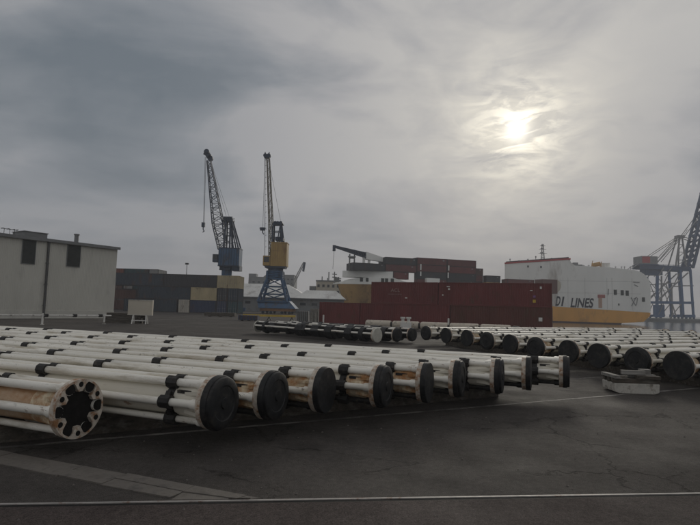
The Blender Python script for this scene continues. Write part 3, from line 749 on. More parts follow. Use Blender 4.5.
# dark pipes in the middle
e3 = Vector((-0.72, 0.69, 0)).normalized(); ang3 = math.atan2(e3.y, e3.x)
m_whitecap = pbr('white_end_disc', (0.5, 0.49, 0.43), 0.6, 0, 0.1, 3)
RLs = 12.6 / RL
def dark_pipe(label, loc, cap, capmat, white_from=None):
    t = thing('dark_pipe', label, 'pipe', loc, ang3, 'dark pipes lying beyond the near row')
    bm = BM(); lathe_x(bm, [(.1, .3), (1.2, .3), (12.5, .3)], 20, 0, RAX); obj('main_tube', bm, m_black, t, smooth=True)
    for a in (15, 55, 90, 125, 165):
        c, s = math.cos(math.radians(a)), math.sin(math.radians(a)); bm = BM()
        lathe_x(bm, [(.1, 0), (.1, .07), (12.5, .07), (12.5, 0)], 10, c * .36, RAX + s * .36)
        obj('auxiliary_line', bm, m_line if a in (15, 90) else m_clamp, t, smooth=True)
    for x in (.9, 2.2, 3.4, 4.2, 5.6, 6.6, 7.3, 8.8, 10.2, 11.4):
        bm = BM(); w = rg.uniform(.12, .42); x += rg.uniform(-.3, .3); ro = rg.uniform(.44, .5); lathe_x(bm, [(x - w, .3), (x - w, ro), (x + w, ro), (x + w, .3)], rg.choice((6, 8, 20)), 0, RAX); obj('clamp', bm, m_black, t, smooth=True)
    fl = obj('end_flange', RM['flange'], m_flange, t)
    obj('end_cap', RM[cap], capmat, t)
    f2 = obj('end_cap', RM['cap_flat'], m_whitecap, t); f2.scale = (-1, 1, 1); f2.location = (12.5, 0, 0)
    return t
pA = ground(377, 343); pA = Vector((X_at(377, 34.0), 34.0, -.2))
dark_pipe('dark pipe ending in a white disc in the middle of the yard', pA, 'cap_flat', m_whitecap)
pB = Vector((X_at(397, 35.2), 35.2, -.2)); dark_pipe('black pipe ending just right of the white disc', pB, 'cap', m_black)
pC = Vector((X_at(412, 36.2), 36.2, -.2)); dark_pipe('black pipe lying behind the one with the white disc, next to the far row', pC, 'cap', m_black)
bm = BM(); rs = random.Random(5)
g = ground(371, 341)
grid = [[bm.verts.new((g.x - .45 + .15 * i, g.y - .25 + .17 * j, .03 + rs.uniform(0, .13))) for j in range(4)] for i in range(7)]
for i in range(6):
    for j in range(3): bm.faces.new((grid[i][j], grid[i + 1][j], grid[i + 1][j + 1], grid[i][j + 1]))
bmesh.ops.solidify(bm, geom=bm.faces[:], thickness=.02)
tag(obj('cloth', bm, m_redcloth), 'crumpled red cloth on the ground below the white disc', 'cloth')

# cream pipes before the maroon containers
ca, cb = Vector((X_at(366, 58), 58, 0)), Vector((X_at(512, 51.5), 51.5, 0))
cdv = (cb - ca); cl_ = cdv.length; ca_ang = math.atan2(cdv.y, cdv.x)
cp = thing('cream_pipe', 'long cream pipe with thick sleeves lying before the maroon containers', 'pipe', ca, ca_ang)
nmod = 5; ml = cl_ / nmod
for i in range(nmod):
    x0, x1 = i * ml + .12, (i + 1) * ml - .12; bm = BM()
    lathe_x(bm, [(x0, .2), (x0, .38), (x0 + .1, .43), (x1 - .1, .43), (x1, .38), (x1, .2)], 20, 0, .55); obj('sleeve', bm, m_cream, cp, smooth=True)
    bm = BM(); lathe_x(bm, [(x1 + .0, .2), (x1, .3), (x1 + .24, .3), (x1 + .24, .2)], 16, 0, .55); obj('coupling', bm, m_clamp, cp, smooth=True)
bm = BM(); lathe_x(bm, [(cl_ + .12, .2), (cl_ + .12, .36), (cl_ + .7, .36), (cl_ + .72, 0)], 20, 0, .55); obj('end_cap', bm, m_black, cp, smooth=True)
bm = BM(); lathe_x(bm, [(.05, 0), (.05, .2), (cl_ + .1, .2)], 14, 0, .55); obj('core_tube', bm, m_clamp, cp, smooth=True)
for x in (2, 7, 12):
    bm = BM(); box(bm, x - .12, x + .12, -.7, .7, 0, .125); obj('bearer', bm, m_timber, cp)
c2a, c2b = Vector((X_at(432, 47.5), 47.5, 0)), Vector((X_at(463, 46), 46, 0)); q = c2b - c2a
cp2 = thing('cream_pipe', 'short cream pipe lying in front of the long cream one', 'pipe', c2a, math.atan2(q.y, q.x))
bm = BM(); lathe_x(bm, [(0, 0), (0, .36), (.06, .38), (q.length - .06, .38), (q.length, .36), (q.length, 0)], 20, 0, .39); obj('sleeve', bm, m_cream, cp2, smooth=True)
bm = BM(); lathe_x(bm, [(-.02, .2), (-.03, .41), (.25, .41), (.25, .37)], 20, 0, .42); obj('collar', bm, m_conc, cp2, smooth=True)
# white fitting and posts
f0 = Vector((X_at(406, 55), 55, 0))
ft = thing('bollard', 'white twin-horned bollard standing before the ACL container', 'bollard', f0)
bm = BM(); lathe = [(0, .0)]; box(bm, -.55, .55, -.3, .3, 0, .9); obj('base', bm, m_whitep, ft)
for s in (-1, 1):
    bm = BM(); tube(bm, (s * .3, 0, .9), (s * .3, 0, 1.25), .16, 12); tube(bm, (s * .3, 0, 1.25), (s * .3, 0, 1.42), .26, 12); obj('horn', bm, m_whitep, ft, smooth=True)
for px, py, Y, h, lab in ((323.8, 320, 61, 1.28, 'short white post before the left end of the maroon containers'), (448.6, 326, 54, 1.4, 'short white post behind the cream pipe, in front of the maroon containers')):
    p = Vector((X_at(px, Y), Y, 0)); o = thing('post', lab, 'post', p, 0, 'white posts in front of the maroon containers')
    bm = BM(); tube(bm, (0, 0, 0), (0, 0, h), .09, 10); tube(bm, (0, 0, h), (0, 0, h + .04), .09, 10, .03); obj('shaft', bm, m_whitep, o, smooth=True)
    bm = BM(); box(bm, -.2, .2, -.2, .2, 0, .05); obj('foot', bm, m_conc, o)

# slab pile on the ground at right
s0 = ground(637, 394)
sp = thing('slab_pile', 'pale concrete slab carrying dark timbers in front of the far pipe ends', 'slab pile', s0, math.radians(-4)); sp.scale = (0.8, 0.8, 1)
bm = BM()
for z, k in ((0.02, .74), (.09, .82), (.29, .82), (.31, .8)): pass
pts = [(-.80, .05), (-.62, .0), (.62, .0), (.80, .05), (.82, .30), (-.82, .30)]
prism(bm, pts, -.02, 1.1); bmesh.ops.bevel(bm, geom=bm.edges[:], offset=.015, segments=1, affect='EDGES'); obj('slab', bm, m_conc, sp)
rs = random.Random(9)
for (x0, x1, y0, y1, z0, z1, m_) in ((-.86, .84, .0, .17, .31, .44, m_timber), (-.84, .86, .42, .6, .31, .44, m_timber), (-.82, .8, .85, 1.02, .31, .44, m_timber),
                                     (-.84, -.62, -.06, 1.1, .445, .53, m_greytimber), (.0, .82, -.08, .14, .445, .54, m_timber), (-.1, .84, .3, .55, .445, .545, m_greytimber),
                                     (-.45, .4, .15, .28, .55, .67, m_greytimber), (-.4, .42, .3, .5, .55, .66, m_timber), (.42, .8, .6, .8, .55, .68, m_greytimber)):
    bm = BM(); box(bm, x0, x1, y0, y1, z0, z1); o = obj('timber', bm, m_, sp); o.rotation_euler = (0, 0, rs.uniform(-.03, .03))

# yellow barrier beam and low dark crates by the crane
yb0, yb1 = at(243, 315.2, 78), at(295.5, 314.6, 78)
yb = thing('barrier', 'long yellow barrier beam on short legs in front of the ochre crane', 'barrier', (yb0.x, yb0.y, 0))
bm = BM(); Lb = yb1.x - yb0.x; box(bm, 0, Lb, -.12, .12, .55, .85); obj('beam', bm, m_yellow, yb)
for x in (.5, Lb / 2, Lb - .5):
    bm = BM(); bar(bm, (x - .3, 0, 0), (x, 0, .55), .12); bar(bm, (x + .3, 0, 0), (x, 0, .55), .12); obj('leg', bm, m_dark, yb)
def low_crate(px0, px1, Y, h, mat, label):
    xa, xb = X_at(px0, Y), X_at(px1, Y)
    t = thing('crate', label, 'crate', ((xa + xb) / 2, Y, 0), 0, 'low crates and bundles beyond the near pipes'); w = (xb - xa) / 2
    bm = BM(); box(bm, -w, w, -.8, .8, .12, h); obj('body', bm, mat, t)
    bm = BM()
    for k in range(6): x = -w + (k + .5) * w / 3; box(bm, x - .05, x + .05, -.84, .84, .12, h + .03)
    obj('battens', bm, m_timber, t)
    bm = BM()
    for x in (-w * .7, 0, w * .7): box(bm, x - .1, x + .1, -.8, .8, 0, .118)
    obj('skids', bm, m_timber, t)
low_crate(240, 259, 74, .75, c_navy, 'low navy crate left of the dark pipes, below the yellow beam')
low_crate(298, 309, 76, 1.5, m_shed, 'grey crate behind the dark pipes, right of the yellow beam')
low_crate(311, 319, 74, 1.9, m_conc, 'pale crate behind the dark pipes beside the maroon container row')
low_crate(206, 236, 92, .7, m_timber, 'low dark bundle on the ground in front of the navy containers')

# ------------------------------------------------------------------ harbour cranes
def crane_left():
    Y = 150.0; k = Y / F
    o = at(225.5, 300, Y); gx = o.x
    t = thing('harbour_crane', 'blue harbour crane behind the container stack with its jib leaning left', 'crane', (gx, Y, 0))
    def P(px, py, dy=0): p = at(px, py, Y); return Vector((p.x - gx, dy, p.z))
    zt = P(225, 268).z
    bm = BM(); tube(bm, (0, 0, 7), (0, 0, zt), 1.45, 20); obj('tower', bm, m_blue, t, smooth=True)
    bm = BM()
    for sx in (-1, 1):
        for sy in (-1, 1): bar(bm, (sx * 1.2, sy * 1.2, 7.2), (sx * 4.2, sy * 4.2, 0), .8)
    box(bm, -2, 2, -2, 2, 6.6, 7.4)
    for sy in (-1, 1): box(bm, -5, 5, sy * 4.2 - .4, sy * 4.2 + .4, .3, 1.2)
    obj('portal', bm, m_blue, t)
    bm = BM(); tube(bm, (0, 0, zt - .6), (0, 0, zt - .4), 2.2, 20)
    for i in range(14):
        a = 2 * PI * i / 14; bar(bm, (2.1 * math.cos(a), 2.1 * math.sin(a), zt - .4), (2.1 * math.cos(a), 2.1 * math.sin(a), zt + .7), .08)
    for z in (.2, .65):
        for i in range(14):
            a, b = 2 * PI * i / 14, 2 * PI * (i + 1) / 14; bar(bm, (2.1 * math.cos(a), 2.1 * math.sin(a), zt + z), (2.1 * math.cos(b), 2.1 * math.sin(b), zt + z), .06)
    obj('platform', bm, m_dkblue, t)
    a, b = P(220, 265.5), P(241, 249.5)
    bm = BM(); box(bm, a.x, b.x, -2.2, 2.2, a.z, b.z); h = obj('machinery_house', bm, m_blue, t)
    bm = BM()
    for i in range(9):
        x = a.x + (b.x - a.x) * i / 8; box(bm, x - .05, x + .05, -2.26, -2.2, a.z, b.z)
    box(bm, a.x - .1, b.x + .1, -2.3, 2.3, b.z, b.z + .2); box(bm, a.x - .1, b.x + .1, -2.3, 2.3, a.z - .3, a.z)
    obj('ribs', bm, m_dkblue, h)
    c1, c2 = P(233, 270), P(241, 265)
    bm = BM(); box(bm, c1.x, c2.x, -1.9, 1.9, c1.z - .3, a.z - .3); obj('counterweight', bm, m_dkblue, t)
    c1, c2 = P(221, 270), P(232, 265)
    bm = BM(); box(bm, c1.x, c2.x, -1.6, 1.6, c1.z, a.z - .3); obj('slew_bearing', bm, m_dkblue, t)
    c1, c2 = P(214.5, 262.5), P(219.8, 255)
    bm = BM(); box(bm, c1.x, c2.x, -2.4, -.4, c1.z, c2.z); cb_ = obj('cab', bm, m_dkblue, t)
    bm = BM(); box(bm, c1.x + .2, c2.x - .2, -2.43, -2.401, c1.z + .8, c2.z - .2); obj('window', bm, m_glass, cb_)
    # A-frame
    bm = BM(); hd = P(229, 221.5)
    for sy in (-1, 1):
        bar(bm, P(225, 250, sy * 1.8), hd + Vector((-.6, sy * .9, 0)), .42); bar(bm, P(231, 250, sy * 1.8), hd + Vector((.6, sy * .9, 0)), .42)
        bar(bm, P(240, 250, sy * 1.9), hd + Vector((1, sy * .9, 0)), .35); bar(bm, P(235, 250, sy * 1.9), hd + Vector((.3, sy * .9, 0)), .28)
        for f in (.25, .5, .75):
            bar(bm, P(225, 250, sy * 1.8).lerp(hd, f), P(231, 250, sy * 1.8).lerp(hd, f), .16)
            bar(bm, P(235, 250, sy * 1.8).lerp(hd, f), P(240, 250, sy * 1.8).lerp(hd, f), .13)
    for f in (.3, .6, .9): bar(bm, P(228, 250, -1.8).lerp(hd, f), P(228, 250, 1.8).lerp(hd, f), .2)
    obj('a_frame', bm, m_dkblue, t)
    bm = BM(); box(bm, hd.x - 2.0, hd.x + 1.4, -1.4, 1.4, hd.z, hd.z + .25)
    for sx in (-1.9, -.8, .3, 1.3):
        for sy in (-1.3, 1.3): bar(bm, (hd.x + sx, sy, hd.z), (hd.x + sx, sy, hd.z + 1.2), .08)
    for sy in (-1.3, 1.3): bar(bm, (hd.x - 1.9, sy, hd.z + 1.2), (hd.x + 1.3, sy, hd.z + 1.2), .08)
    for x in (-1, -.2, .6): tube(bm, (hd.x + x, -.9, hd.z + .8), (hd.x + x, .9, hd.z + .8), .5, 12)
    obj('head_platform', bm, m_dkblue, t)
    # jib: wide knee part then long tapering part
    def sec(px0, px1, py0, py1, w): a, b = P(px0, py0), P(px1, py1); return [a + Vector((0, -w, 0)), b + Vector((0, -w, 0)), b + Vector((0, w, 0)), a + Vector((0, w, 0))]
    bm = BM(); lattice(bm, sec(219.5, 226, 250, 250, 1.5), sec(213.2, 223.5, 224, 224, 1.3), 5, .14, .28); lattice(bm, sec(213.2, 223.5, 224, 224, 1.3), sec(207.4, 210.6, 161, 160.5, .5), 12, .12, .24)
    bar(bm, P(222, 224, -.9), P(228, 222, -.7), .25); bar(bm, P(222, 224, .9), P(228, 222, .7), .25)
    obj('jib', bm, m_dkblue, t)
    tp = P(208.5, 155)
    bm = BM()
    for dx, dz_ in ((-.5, .9), (.1, -.3), (.6, -1.0)): tube(bm, (tp.x + dx, -.5, tp.z + dz_), (tp.x + dx, .5, tp.z + dz_), .78, 14)
    box(bm, tp.x - 1.2, tp.x + .2, -.7, .7, tp.z + .6, tp.z + .9); bar(bm, (tp.x - 1.4, 0, tp.z + .4), (tp.x + .9, 0, tp.z - .9), .5)
    obj('jib_head', bm, m_dkblue, t)
    hk = P(203.3, 226)
    bm = BM(); tube(bm, P(205.2, 157), hk + Vector((0, 0, 1)), .06, 6); tube(bm, P(206, 157), hk + Vector((.2, 0, 1)), .06, 6); bar(bm, P(208.5, 156), P(228, 222), .07); bar(bm, P(209, 156), P(231, 222), .07)
    ro = obj('hoist_rope', bm, m_dkblue, t)
    bm = BM(); box(bm, hk.x - .45, hk.x + .45, -.35, .35, hk.z - .3, hk.z + 1.0); tube(bm, (hk.x, 0, hk.z - .3), (hk.x, 0, hk.z - 1.0), .15, 8)
    tube(bm, (hk.x, 0, hk.z - 1.0), (hk.x + .35, 0, hk.z - 1.5), .14, 8); tube(bm, (hk.x + .35, 0, hk.z - 1.5), (hk.x - .1, 0, hk.z - 1.8), .12, 8)
    obj('hook', bm, m_dkblue, ro)
crane_left()
m_jib = pbr('faded_ochre_steel', (0.10, 0.085, 0.055), 0.6, 0, 0.2, 0.4)
def crane_right():
    Y = 138.0
    o = at(274, 312, Y); gx = o.x
    t = thing('harbour_crane', 'harbour crane with ochre cabin on blue lattice legs and upright jib', 'crane', (gx, Y, 0))
    def P(px, py, dy=0): p = at(px, py, Y); return Vector((p.x - gx, dy, p.z))
    a, b = P(271.5, 266.5), P(288, 244)
    bm = BM(); box(bm, a.x, b.x, -2.3, 2.3, a.z, b.z); h = obj('machinery_house', bm, m_ochre, t)
    bm = BM()
    for i in range(8):
        x = a.x + (b.x - a.x) * i / 7; box(bm, x - .04, x + .04, -2.35, -2.301, a.z, b.z)
    for z in (.33, .66): zz = a.z + (b.z - a.z) * z; box(bm, a.x + .05, b.x - .05, -2.34, -2.302, zz - .04, zz + .04)
    box(bm, a.x - .1, b.x + .1, -2.4, 2.4, b.z, b.z + .18); obj('ribs', bm, m_ochre, h)
    c1, c2 = P(264, 266), P(271.3, 256.5)
    bm = BM(); box(bm, c1.x, c2.x, -2.2, 1.2, c1.z, c2.z); cb_ = obj('cab', bm, m_ochre, t)
    bm = BM(); box(bm, c1.x + .25, c2.x - .2, -2.23, -2.201, c1.z + .9, c2.z - .3); box(bm, c1.x - .03, c1.x - .001, -1.9, .8, c1.z + .9, c2.z - .3); obj('window', bm, m_glass, cb_)
    s1 = P(267, 270)
    bm = BM(); box(bm, P(266, 268).x, P(286, 268).x, -2.2, 2.2, s1.z + .5, a.z); tube(bm, (0, 0, s1.z - .4), (0, 0, s1.z + .5), 2.0, 20); obj('slew_bearing', bm, m_dkblue, t)
    z0, z1, zb = s1.z - .4, P(274, 279).z, P(274, 302).z
    bm = BM()
    top_ = [(-1.9, -1.9), (1.9, -1.9), (1.9, 1.9), (-1.9, 1.9)]
    lattice(bm, [(x, y, z1) for x, y in top_], [(x, y, z0) for x, y in top_], 2, .35, .5)
    box(bm, -1.7, 1.7, -1.7, 1.7, z1 + .3, z0)
    obj('tower', bm, m_blue, t)
    bm = BM(); lattice(bm, [(x * 1.95, y * 1.95, zb) for x, y in top_], [(x, y, z1) for x, y in top_], 3, .26, .5); obj('lattice_legs', bm, m_blue, t)
    bm = BM(); q0, q1 = P(261.5, 307.8), P(297.5, 301.5)
    A = [(q0.x, -4.6, q0.z), (q1.x, -4.6, q0.z), (q1.x, 4.6, q0.z), (q0.x, 4.6, q0.z)]; B = [(-4, -3.2, zb + .3), (4.2, -3.2, zb + .3), (4.2, 3.2, zb + .3), (-4, 3.2, zb + .3)]
    va_ = [bm.verts.new(p) for p in A]; vb_ = [bm.verts.new(p) for p in B]; bm.faces.new(va_[::-1]); bm.faces.new(vb_)
    for i in range(4): bm.faces.new((va_[i], va_[(i + 1) % 4], vb_[(i + 1) % 4], vb_[i]))
    obj('portal_skirt', bm, m_blue, t)
    bm = BM(); box(bm, q0.x + .3, q1.x - .8, -4.4, 4.4, .7, q0.z - .02)
    obj('sill_beam', bm, pbr('rusty_sill', (0.22, 0.11, 0.04), 0.7, 0, 0.25, 0.6), t)
    for sy in (-3.6, 3.6):
        for x in (q0.x + 1, q0.x + 3, q1.x - 3.5, q1.x - 1.6): bm = BM(); tube(bm, (x, sy - .2, .36), (x, sy + .2, .36), .36, 12); obj('wheel', bm, m_dkblue, t)
    # A-frame and jib
    bm = BM(); hd = P(279.5, 224.5)
    for sy in (-1, 1):
        bar(bm, P(273, 244, sy * 1.9), P(274, 224, sy), .36); bar(bm, P(283, 244, sy * 1.9), P(281, 224, sy), .36); bar(bm, P(278, 244, sy * 1.9), P(281, 224, sy), .2)
        for f in (.3, .6, .95): bar(bm, P(273, 244, sy * 1.9).lerp(P(274, 224, sy), f), P(283, 244, sy * 1.9).lerp(P(281, 224, sy), f), .2)
    bar(bm, P(274, 224, -1), P(274, 224, 1), .3); bar(bm, P(281, 224, -1), P(281, 224, 1), .3)
    box(bm, P(276, 240).x, P(284, 240).x, -1.6, 1.6, P(276, 241).z, P(276, 238).z)
    for px in (275.5, 278, 281): tube(bm, P(px, 223, -.7), P(px, 223, .7), .45, 12)
    box(bm, P(273, 240).x, P(283, 240).x, -1.2, 1.2, hd.z - .1, hd.z + .1)
    obj('a_frame', bm, m_dkblue, t)
    def sec(px0, px1, py0, py1, w): a, b = P(px0, py0), P(px1, py1); return [a + Vector((0, -w, 0)), b + Vector((0, -w, 0)), b + Vector((0, w, 0)), a + Vector((0, w, 0))]
    bm = BM(); lattice(bm, sec(269.5, 272.5, 256, 252, 1.4), sec(269.3, 272.6, 222, 222, 1.2), 6, .1, .17); lattice(bm, sec(269.3, 272.6, 222, 222, 1.2), sec(266.9, 269.4, 157, 157, .5), 16, .085, .17)
    obj('jib', bm, m_jib, t)
    tp = P(267.2, 155)
    bm = BM(); box(bm, tp.x - .7, tp.x + .7, -.6, .6, tp.z - .9, tp.z - .5)
    for dx in (-.45, .45): tube(bm, (tp.x + dx, -.45, tp.z - .2), (tp.x + dx, .45, tp.z - .2), .55, 14); bar(bm, (tp.x + dx, 0, tp.z - .8), (tp.x + dx * 1.2, 0, tp.z + .75), .28)
    obj('jib_head', bm, m_dkblue, t)
    hk = P(262.8, 229)
    bm = BM(); tube(bm, P(265.3, 155.5), P(264.8, 258), .07, 6); tube(bm, P(265.0, 155.5), hk, .05, 6); bar(bm, P(268, 156), P(281, 223), .07)
    for i in range(16): q = P(265.4, 160 + i * 5.8); bar(bm, q, q + Vector((.25, 0, .1)), .1)
    ro = obj('hoist_rope', bm, m_dkblue, t)
    bm = BM(); box(bm, hk.x - .7, hk.x + .5, -.4, .4, hk.z - .4, hk.z + .4); bar(bm, hk + Vector((-.9, 0, .2)), hk + Vector((.9, 0, .2)), .2); tube(bm, hk + Vector((0, 0, -.4)), hk + Vector((0, 0, -1.0)), .14, 8); tube(bm, hk + Vector((0, 0, -1.0)), hk + Vector((.35, 0, -1.4)), .12, 8)
    obj('hook', bm, m_dkblue, ro)
crane_right()

# ------------------------------------------------------------------ sheds, far blocks
def shed(label, px0, px1, Y, eave_py, ridge_py, depth, wallm, roofm, skew=0.0, windows=0, hips=(0, 0)):
    pm = (px0 + px1) / 2
    xa, xb = X_at(px0, Y), X_at(px1, Y); w = (xb - xa) / 2
    t = thing('warehouse', label, 'warehouse', ((xa + xb) / 2, Y, 0), skew, 'warehouses behind the cranes')
    ze = at(pm, eave_py, Y).z; zr = at(pm, ridge_py, Y + depth / 2).z
    bm = BM(); box(bm, -w, w, 0, depth, 0, ze - .02); obj('wall', bm, wallm, t)
    bm = BM(); e = .6; hl, hr = hips[0] * w, hips[1] * w
    lowr = [(-w - e, -e, ze), (w + e, -e, ze), (w + e, depth + e, ze), (-w - e, depth + e, ze)]
    lv = [bm.verts.new(p) for p in lowr]; bv = [bm.verts.new((x, y, z - .22)) for x, y, z in lowr]
    rl_, rr_ = bm.verts.new((-w - e + hl, depth / 2, zr)), bm.verts.new((w + e - hr, depth / 2, zr))
    bm.faces.new((lv[0], lv[1], rr_, rl_)); bm.faces.new((lv[2], lv[3], rl_, rr_)); bm.faces.new((lv[1], lv[2], rr_)); bm.faces.new((lv[3], lv[0], rl_)); bm.faces.new(bv[::-1])
    for i in range(4): bm.faces.new((bv[i], bv[(i + 1) % 4], lv[(i + 1) % 4], lv[i]))
    r = obj('roof', bm, roofm, t)
    bm = BM()
    n = int(2 * w / 1.0)
    for i in range(n + 1):
        x = -w + i * 2 * w / n; f = min(1, (x + w + e) / hl if hl > 0 else 1, (w + e - x) / hr if hr > 0 else 1); bar(bm, (x, -.6, ze + .03), (x, -e + (depth / 2 + e) * f, ze + .03 + (zr - ze) * f), .08, .06)
    obj('sheet_ribs', bm, roofm, r)
    bm = BM(); bar(bm, (-w - .5, -.68, ze - .2), (w + .5, -.68, ze - .2), .2, .22); obj('gutter', bm, m_trim, r)
    for i in range(windows):
        x = -w + (i + .5) * 2 * w / windows; bm = BM(); box(bm, x - 1.0, x + 1.0, -.06, .0, ze * .5, ze * .72); f = obj('window', bm, m_trim, t)
        bm = BM(); box(bm, x - .85, x + .85, -.075, -.062, ze * .52, ze * .7); obj('pane', bm, m_glass, f)
    bm = BM(); box(bm, -w * .3, -w * .3 + 3.6, -.05, 0, 0, 3.6); obj('roller_door', bm, m_trim, t)
    return t
shed('long pale roofed warehouse behind the ochre crane', 228, 307, 172, 297, 284, 20, m_shed, m_roof, .0, 6, (0.1, 0.62))
shed('lower grey warehouse with pale hipped roof beside the brown ship bow', 297, 343.5, 158, 298.5, 290.5, 14, m_shed, m_roof, .0, 4, (.4, .45))
def block(name, label, cat, px0, px1, py, Y, mat, depth=14, win=(0, 0)):
    xa, xb = X_at(px0, Y), X_at(px1, Y); z = at((px0 + px1) / 2, py, Y).z; w = (xb - xa) / 2
    t = thing(name, label, cat, ((xa + xb) / 2, Y, 0))
    bm = BM(); box(bm, -w, w, 0, depth, 0, z); obj('wall', bm, mat, t)
    bm = BM(); box(bm, -w - .2, w + .2, -.2, depth + .2, z, z + .5); obj('roof', bm, m_trim, t)
    nx, nz_ = win
    for i in range(nx):
        for j in range(nz_):
            x = -w + (i + .5) * 2 * w / nx; zz = z * .55 + (j + .5) * z * .4 / nz_; bm = BM()
            box(bm, x - w * .5 / nx, x + w * .5 / nx, -.12, 0, zz - .6, zz + .6); f = obj('window', bm, m_trim, t)
            bm = BM(); box(bm, x - w * .42 / nx, x + w * .42 / nx, -.16, -.125, zz - .5, zz + .5); obj('pane', bm, m_glass, f)
    return t, z, w
block('silo_block', 'grey flat topped silo block just right of the ochre crane', 'silo', 281.5, 293, 275.5, 330, m_shed, 20, (3, 3))
sb, z, w = block('silo_block', 'dark stepped silo block just left of the ochre crane', 'silo', 250, 266, 277.5, 340, m_shed, 20, (3, 2))
bm = BM(); box(bm, -w - 2, -w + 3, 2, 8, 0, z + 2.5); bar(bm, (-w - 4, 1, z * .5), (w, 1, z + 2), 1.0); obj('conveyor', bm, m_trim, sb)
bb, z, w = block('grain_terminal', 'beige harbour block with dark windows left of the brown ship bow', 'building', 315.5, 340, 281.5, 225, m_beige, 16, (5, 2))
bm = BM()
for x, h in ((-w * .55, 2.2), (w * .0, 4.2), (-w * .1, 1.6)): tube(bm, (x, 2, z), (x, 2, z + h), .22, 8)
box(bm, w * .45, w * .85, 1, 5, z + .5, z + 2); obj('roof_plant', bm, m_trim, bb)
bm = BM(); box(bm, -w - 3, -w - .02, 2, 8, 0, z * .84); obj('annexe', bm, m_trim, bb)
# distant mobile crane boom
Y = 300; pa, pb = at(288, 294, Y), at(304, 262.5, Y)
mc = thing('mobile_crane', 'distant mobile crane with its thin lattice boom raised to the right', 'crane', (pa.x, Y, 0))
bm = BM(); q = pb - pa
lattice(bm, [(-.9, -.7, pa.z), (.9, -.7, pa.z), (.9, .7, pa.z), (-.9, .7, pa.z)], [(q.x - .4, -.4, pb.z), (q.x + .4, -.4, pb.z), (q.x + .4, .4, pb.z), (q.x - .4, .4, pb.z)], 14, .14, .3)
obj('boom', bm, m_grey, mc)
bm = BM(); prism(bm, [(q.x - .8, pb.z - 5), (q.x + .3, pb.z - 5.4), (q.x + 1.0, pb.z), (q.x - .2, pb.z + .4)], -.8, .8); obj('boom_head', bm, m_dkblue, mc)
bm = BM(); box(bm, -6, 3, -2, 2, 1.2, 4); box(bm, -1.2, 1.2, -1, 1, 4, pa.z + .3); obj('carrier', bm, m_ochre, mc)
for x in (-5, -3.2, .5, 2.2): bm = BM(); tube(bm, (x, -2.2, .7), (x, 2.2, .7), .7, 14); obj('wheel', bm, m_black, mc)
# yard lamp
p = Vector((X_at(185, 165), 165, 0)); zl = at(185, 264.5, 165).z
lm = thing('lamp_mast', 'thin lamp mast rising behind the dark container stack', 'lamp mast', p)
bm = BM(); tube(bm, (0, 0, 0), (0, 0, zl), .2, 8, .1); obj('pole', bm, m_grey, lm, smooth=True)
bm = BM(); box(bm, -.5, .5, -.25, .25, zl, zl + .5); obj('lamp_head', bm, m_dark, lm)

# ------------------------------------------------------------------ container ship
YS = 192.0
bow = at(337.5, 284, YS); sd = Vector((0.955, 0.297, 0)).normalized(); sn = Vector((0.297, -0.955, 0))   # sn: side towards the camera
ship = thing('container_ship', 'brown hulled container ship with white forecastle behind the maroon containers', 'ship', (bow.x, bow.y, -3.5), math.atan2(sd.y, sd.x))
zd = bow.z + 3.5                                   # deck height above the water
LS = 84.0; HB = 11.0
def hull_sec(x):                                   # half breadth at deck and at waterline
    deck = HB * min(1, (max(x, 0) / 20.0)) ** .55 if x < 20 else HB
    xw = x - 7.0
    wl_ = 0 if xw <= 0 else (HB * .97 * min(1, xw / 26.0) ** .75)
    return deck, wl_
xs = [0, .6, 1.6, 3, 5, 7.5, 10, 13, 17, 22, 30, 45, 60, 74, 80, LS]
zs = [0, .18, .4, .65, .85, 1.0]
def hull_pt(x, f, side):
    d, w_ = hull_sec(x); xx = x
    if x < 9: xx = x + (1 - f) ** 1.1 * 7.0 * (1 - x / 9)      # raked stem
    d2, w2 = hull_sec(x); w2 = hull_sec(x + 7 * (1 - x / 9) if x < 9 else x)[1]
    b = w2 + (d2 - w2) * f ** 1.8
    if x == 0: b = .25 * f
    if x > 74: b *= 1 - .25 * (1 - f) * (x - 74) / 10
    return Vector((xx, side * b, -1.5 + (zd + 1.5) * f))
bm = BM()
cols = {}
for side in (-1, 1):
    cols[side] = [[bm.verts.new(hull_pt(x, f, side)) for f in zs] for x in xs]
    for i in range(len(xs) - 1):
        for j in range(len(zs) - 1):
            bm.faces.new((cols[side][i][j], cols[side][i + 1][j], cols[side][i + 1][j + 1], cols[side][i][j + 1]))
for i in range(len(xs) - 1): bm.faces.new((cols[-1][i][-1], cols[-1][i + 1][-1], cols[1][i + 1][-1], cols[1][i][-1]))
bm.faces.new([v for v in cols[-1][-1]] + [v for v in cols[1][-1]][::-1])
obj('hull', bm, m_shiprust, ship, smooth=True)
def SX(px):                                        # ship local x whose picture column is px (on the near side)
    lo_, hi_ = -5, 140
    for _ in range(50):
        m_ = (lo_ + hi_) / 2; p = bow + sd * m_ + sn * 9 - CAM
        if 350 + F * p.dot(cr) / p.dot(fwd) < px: lo_ = m_
        else: hi_ = m_
    return lo_
def SZ(px, py, off=9):                             # ship local height seen at a pixel
    p = on_plane(px, py, bow + sn * off, sn); return p.z + 3.5
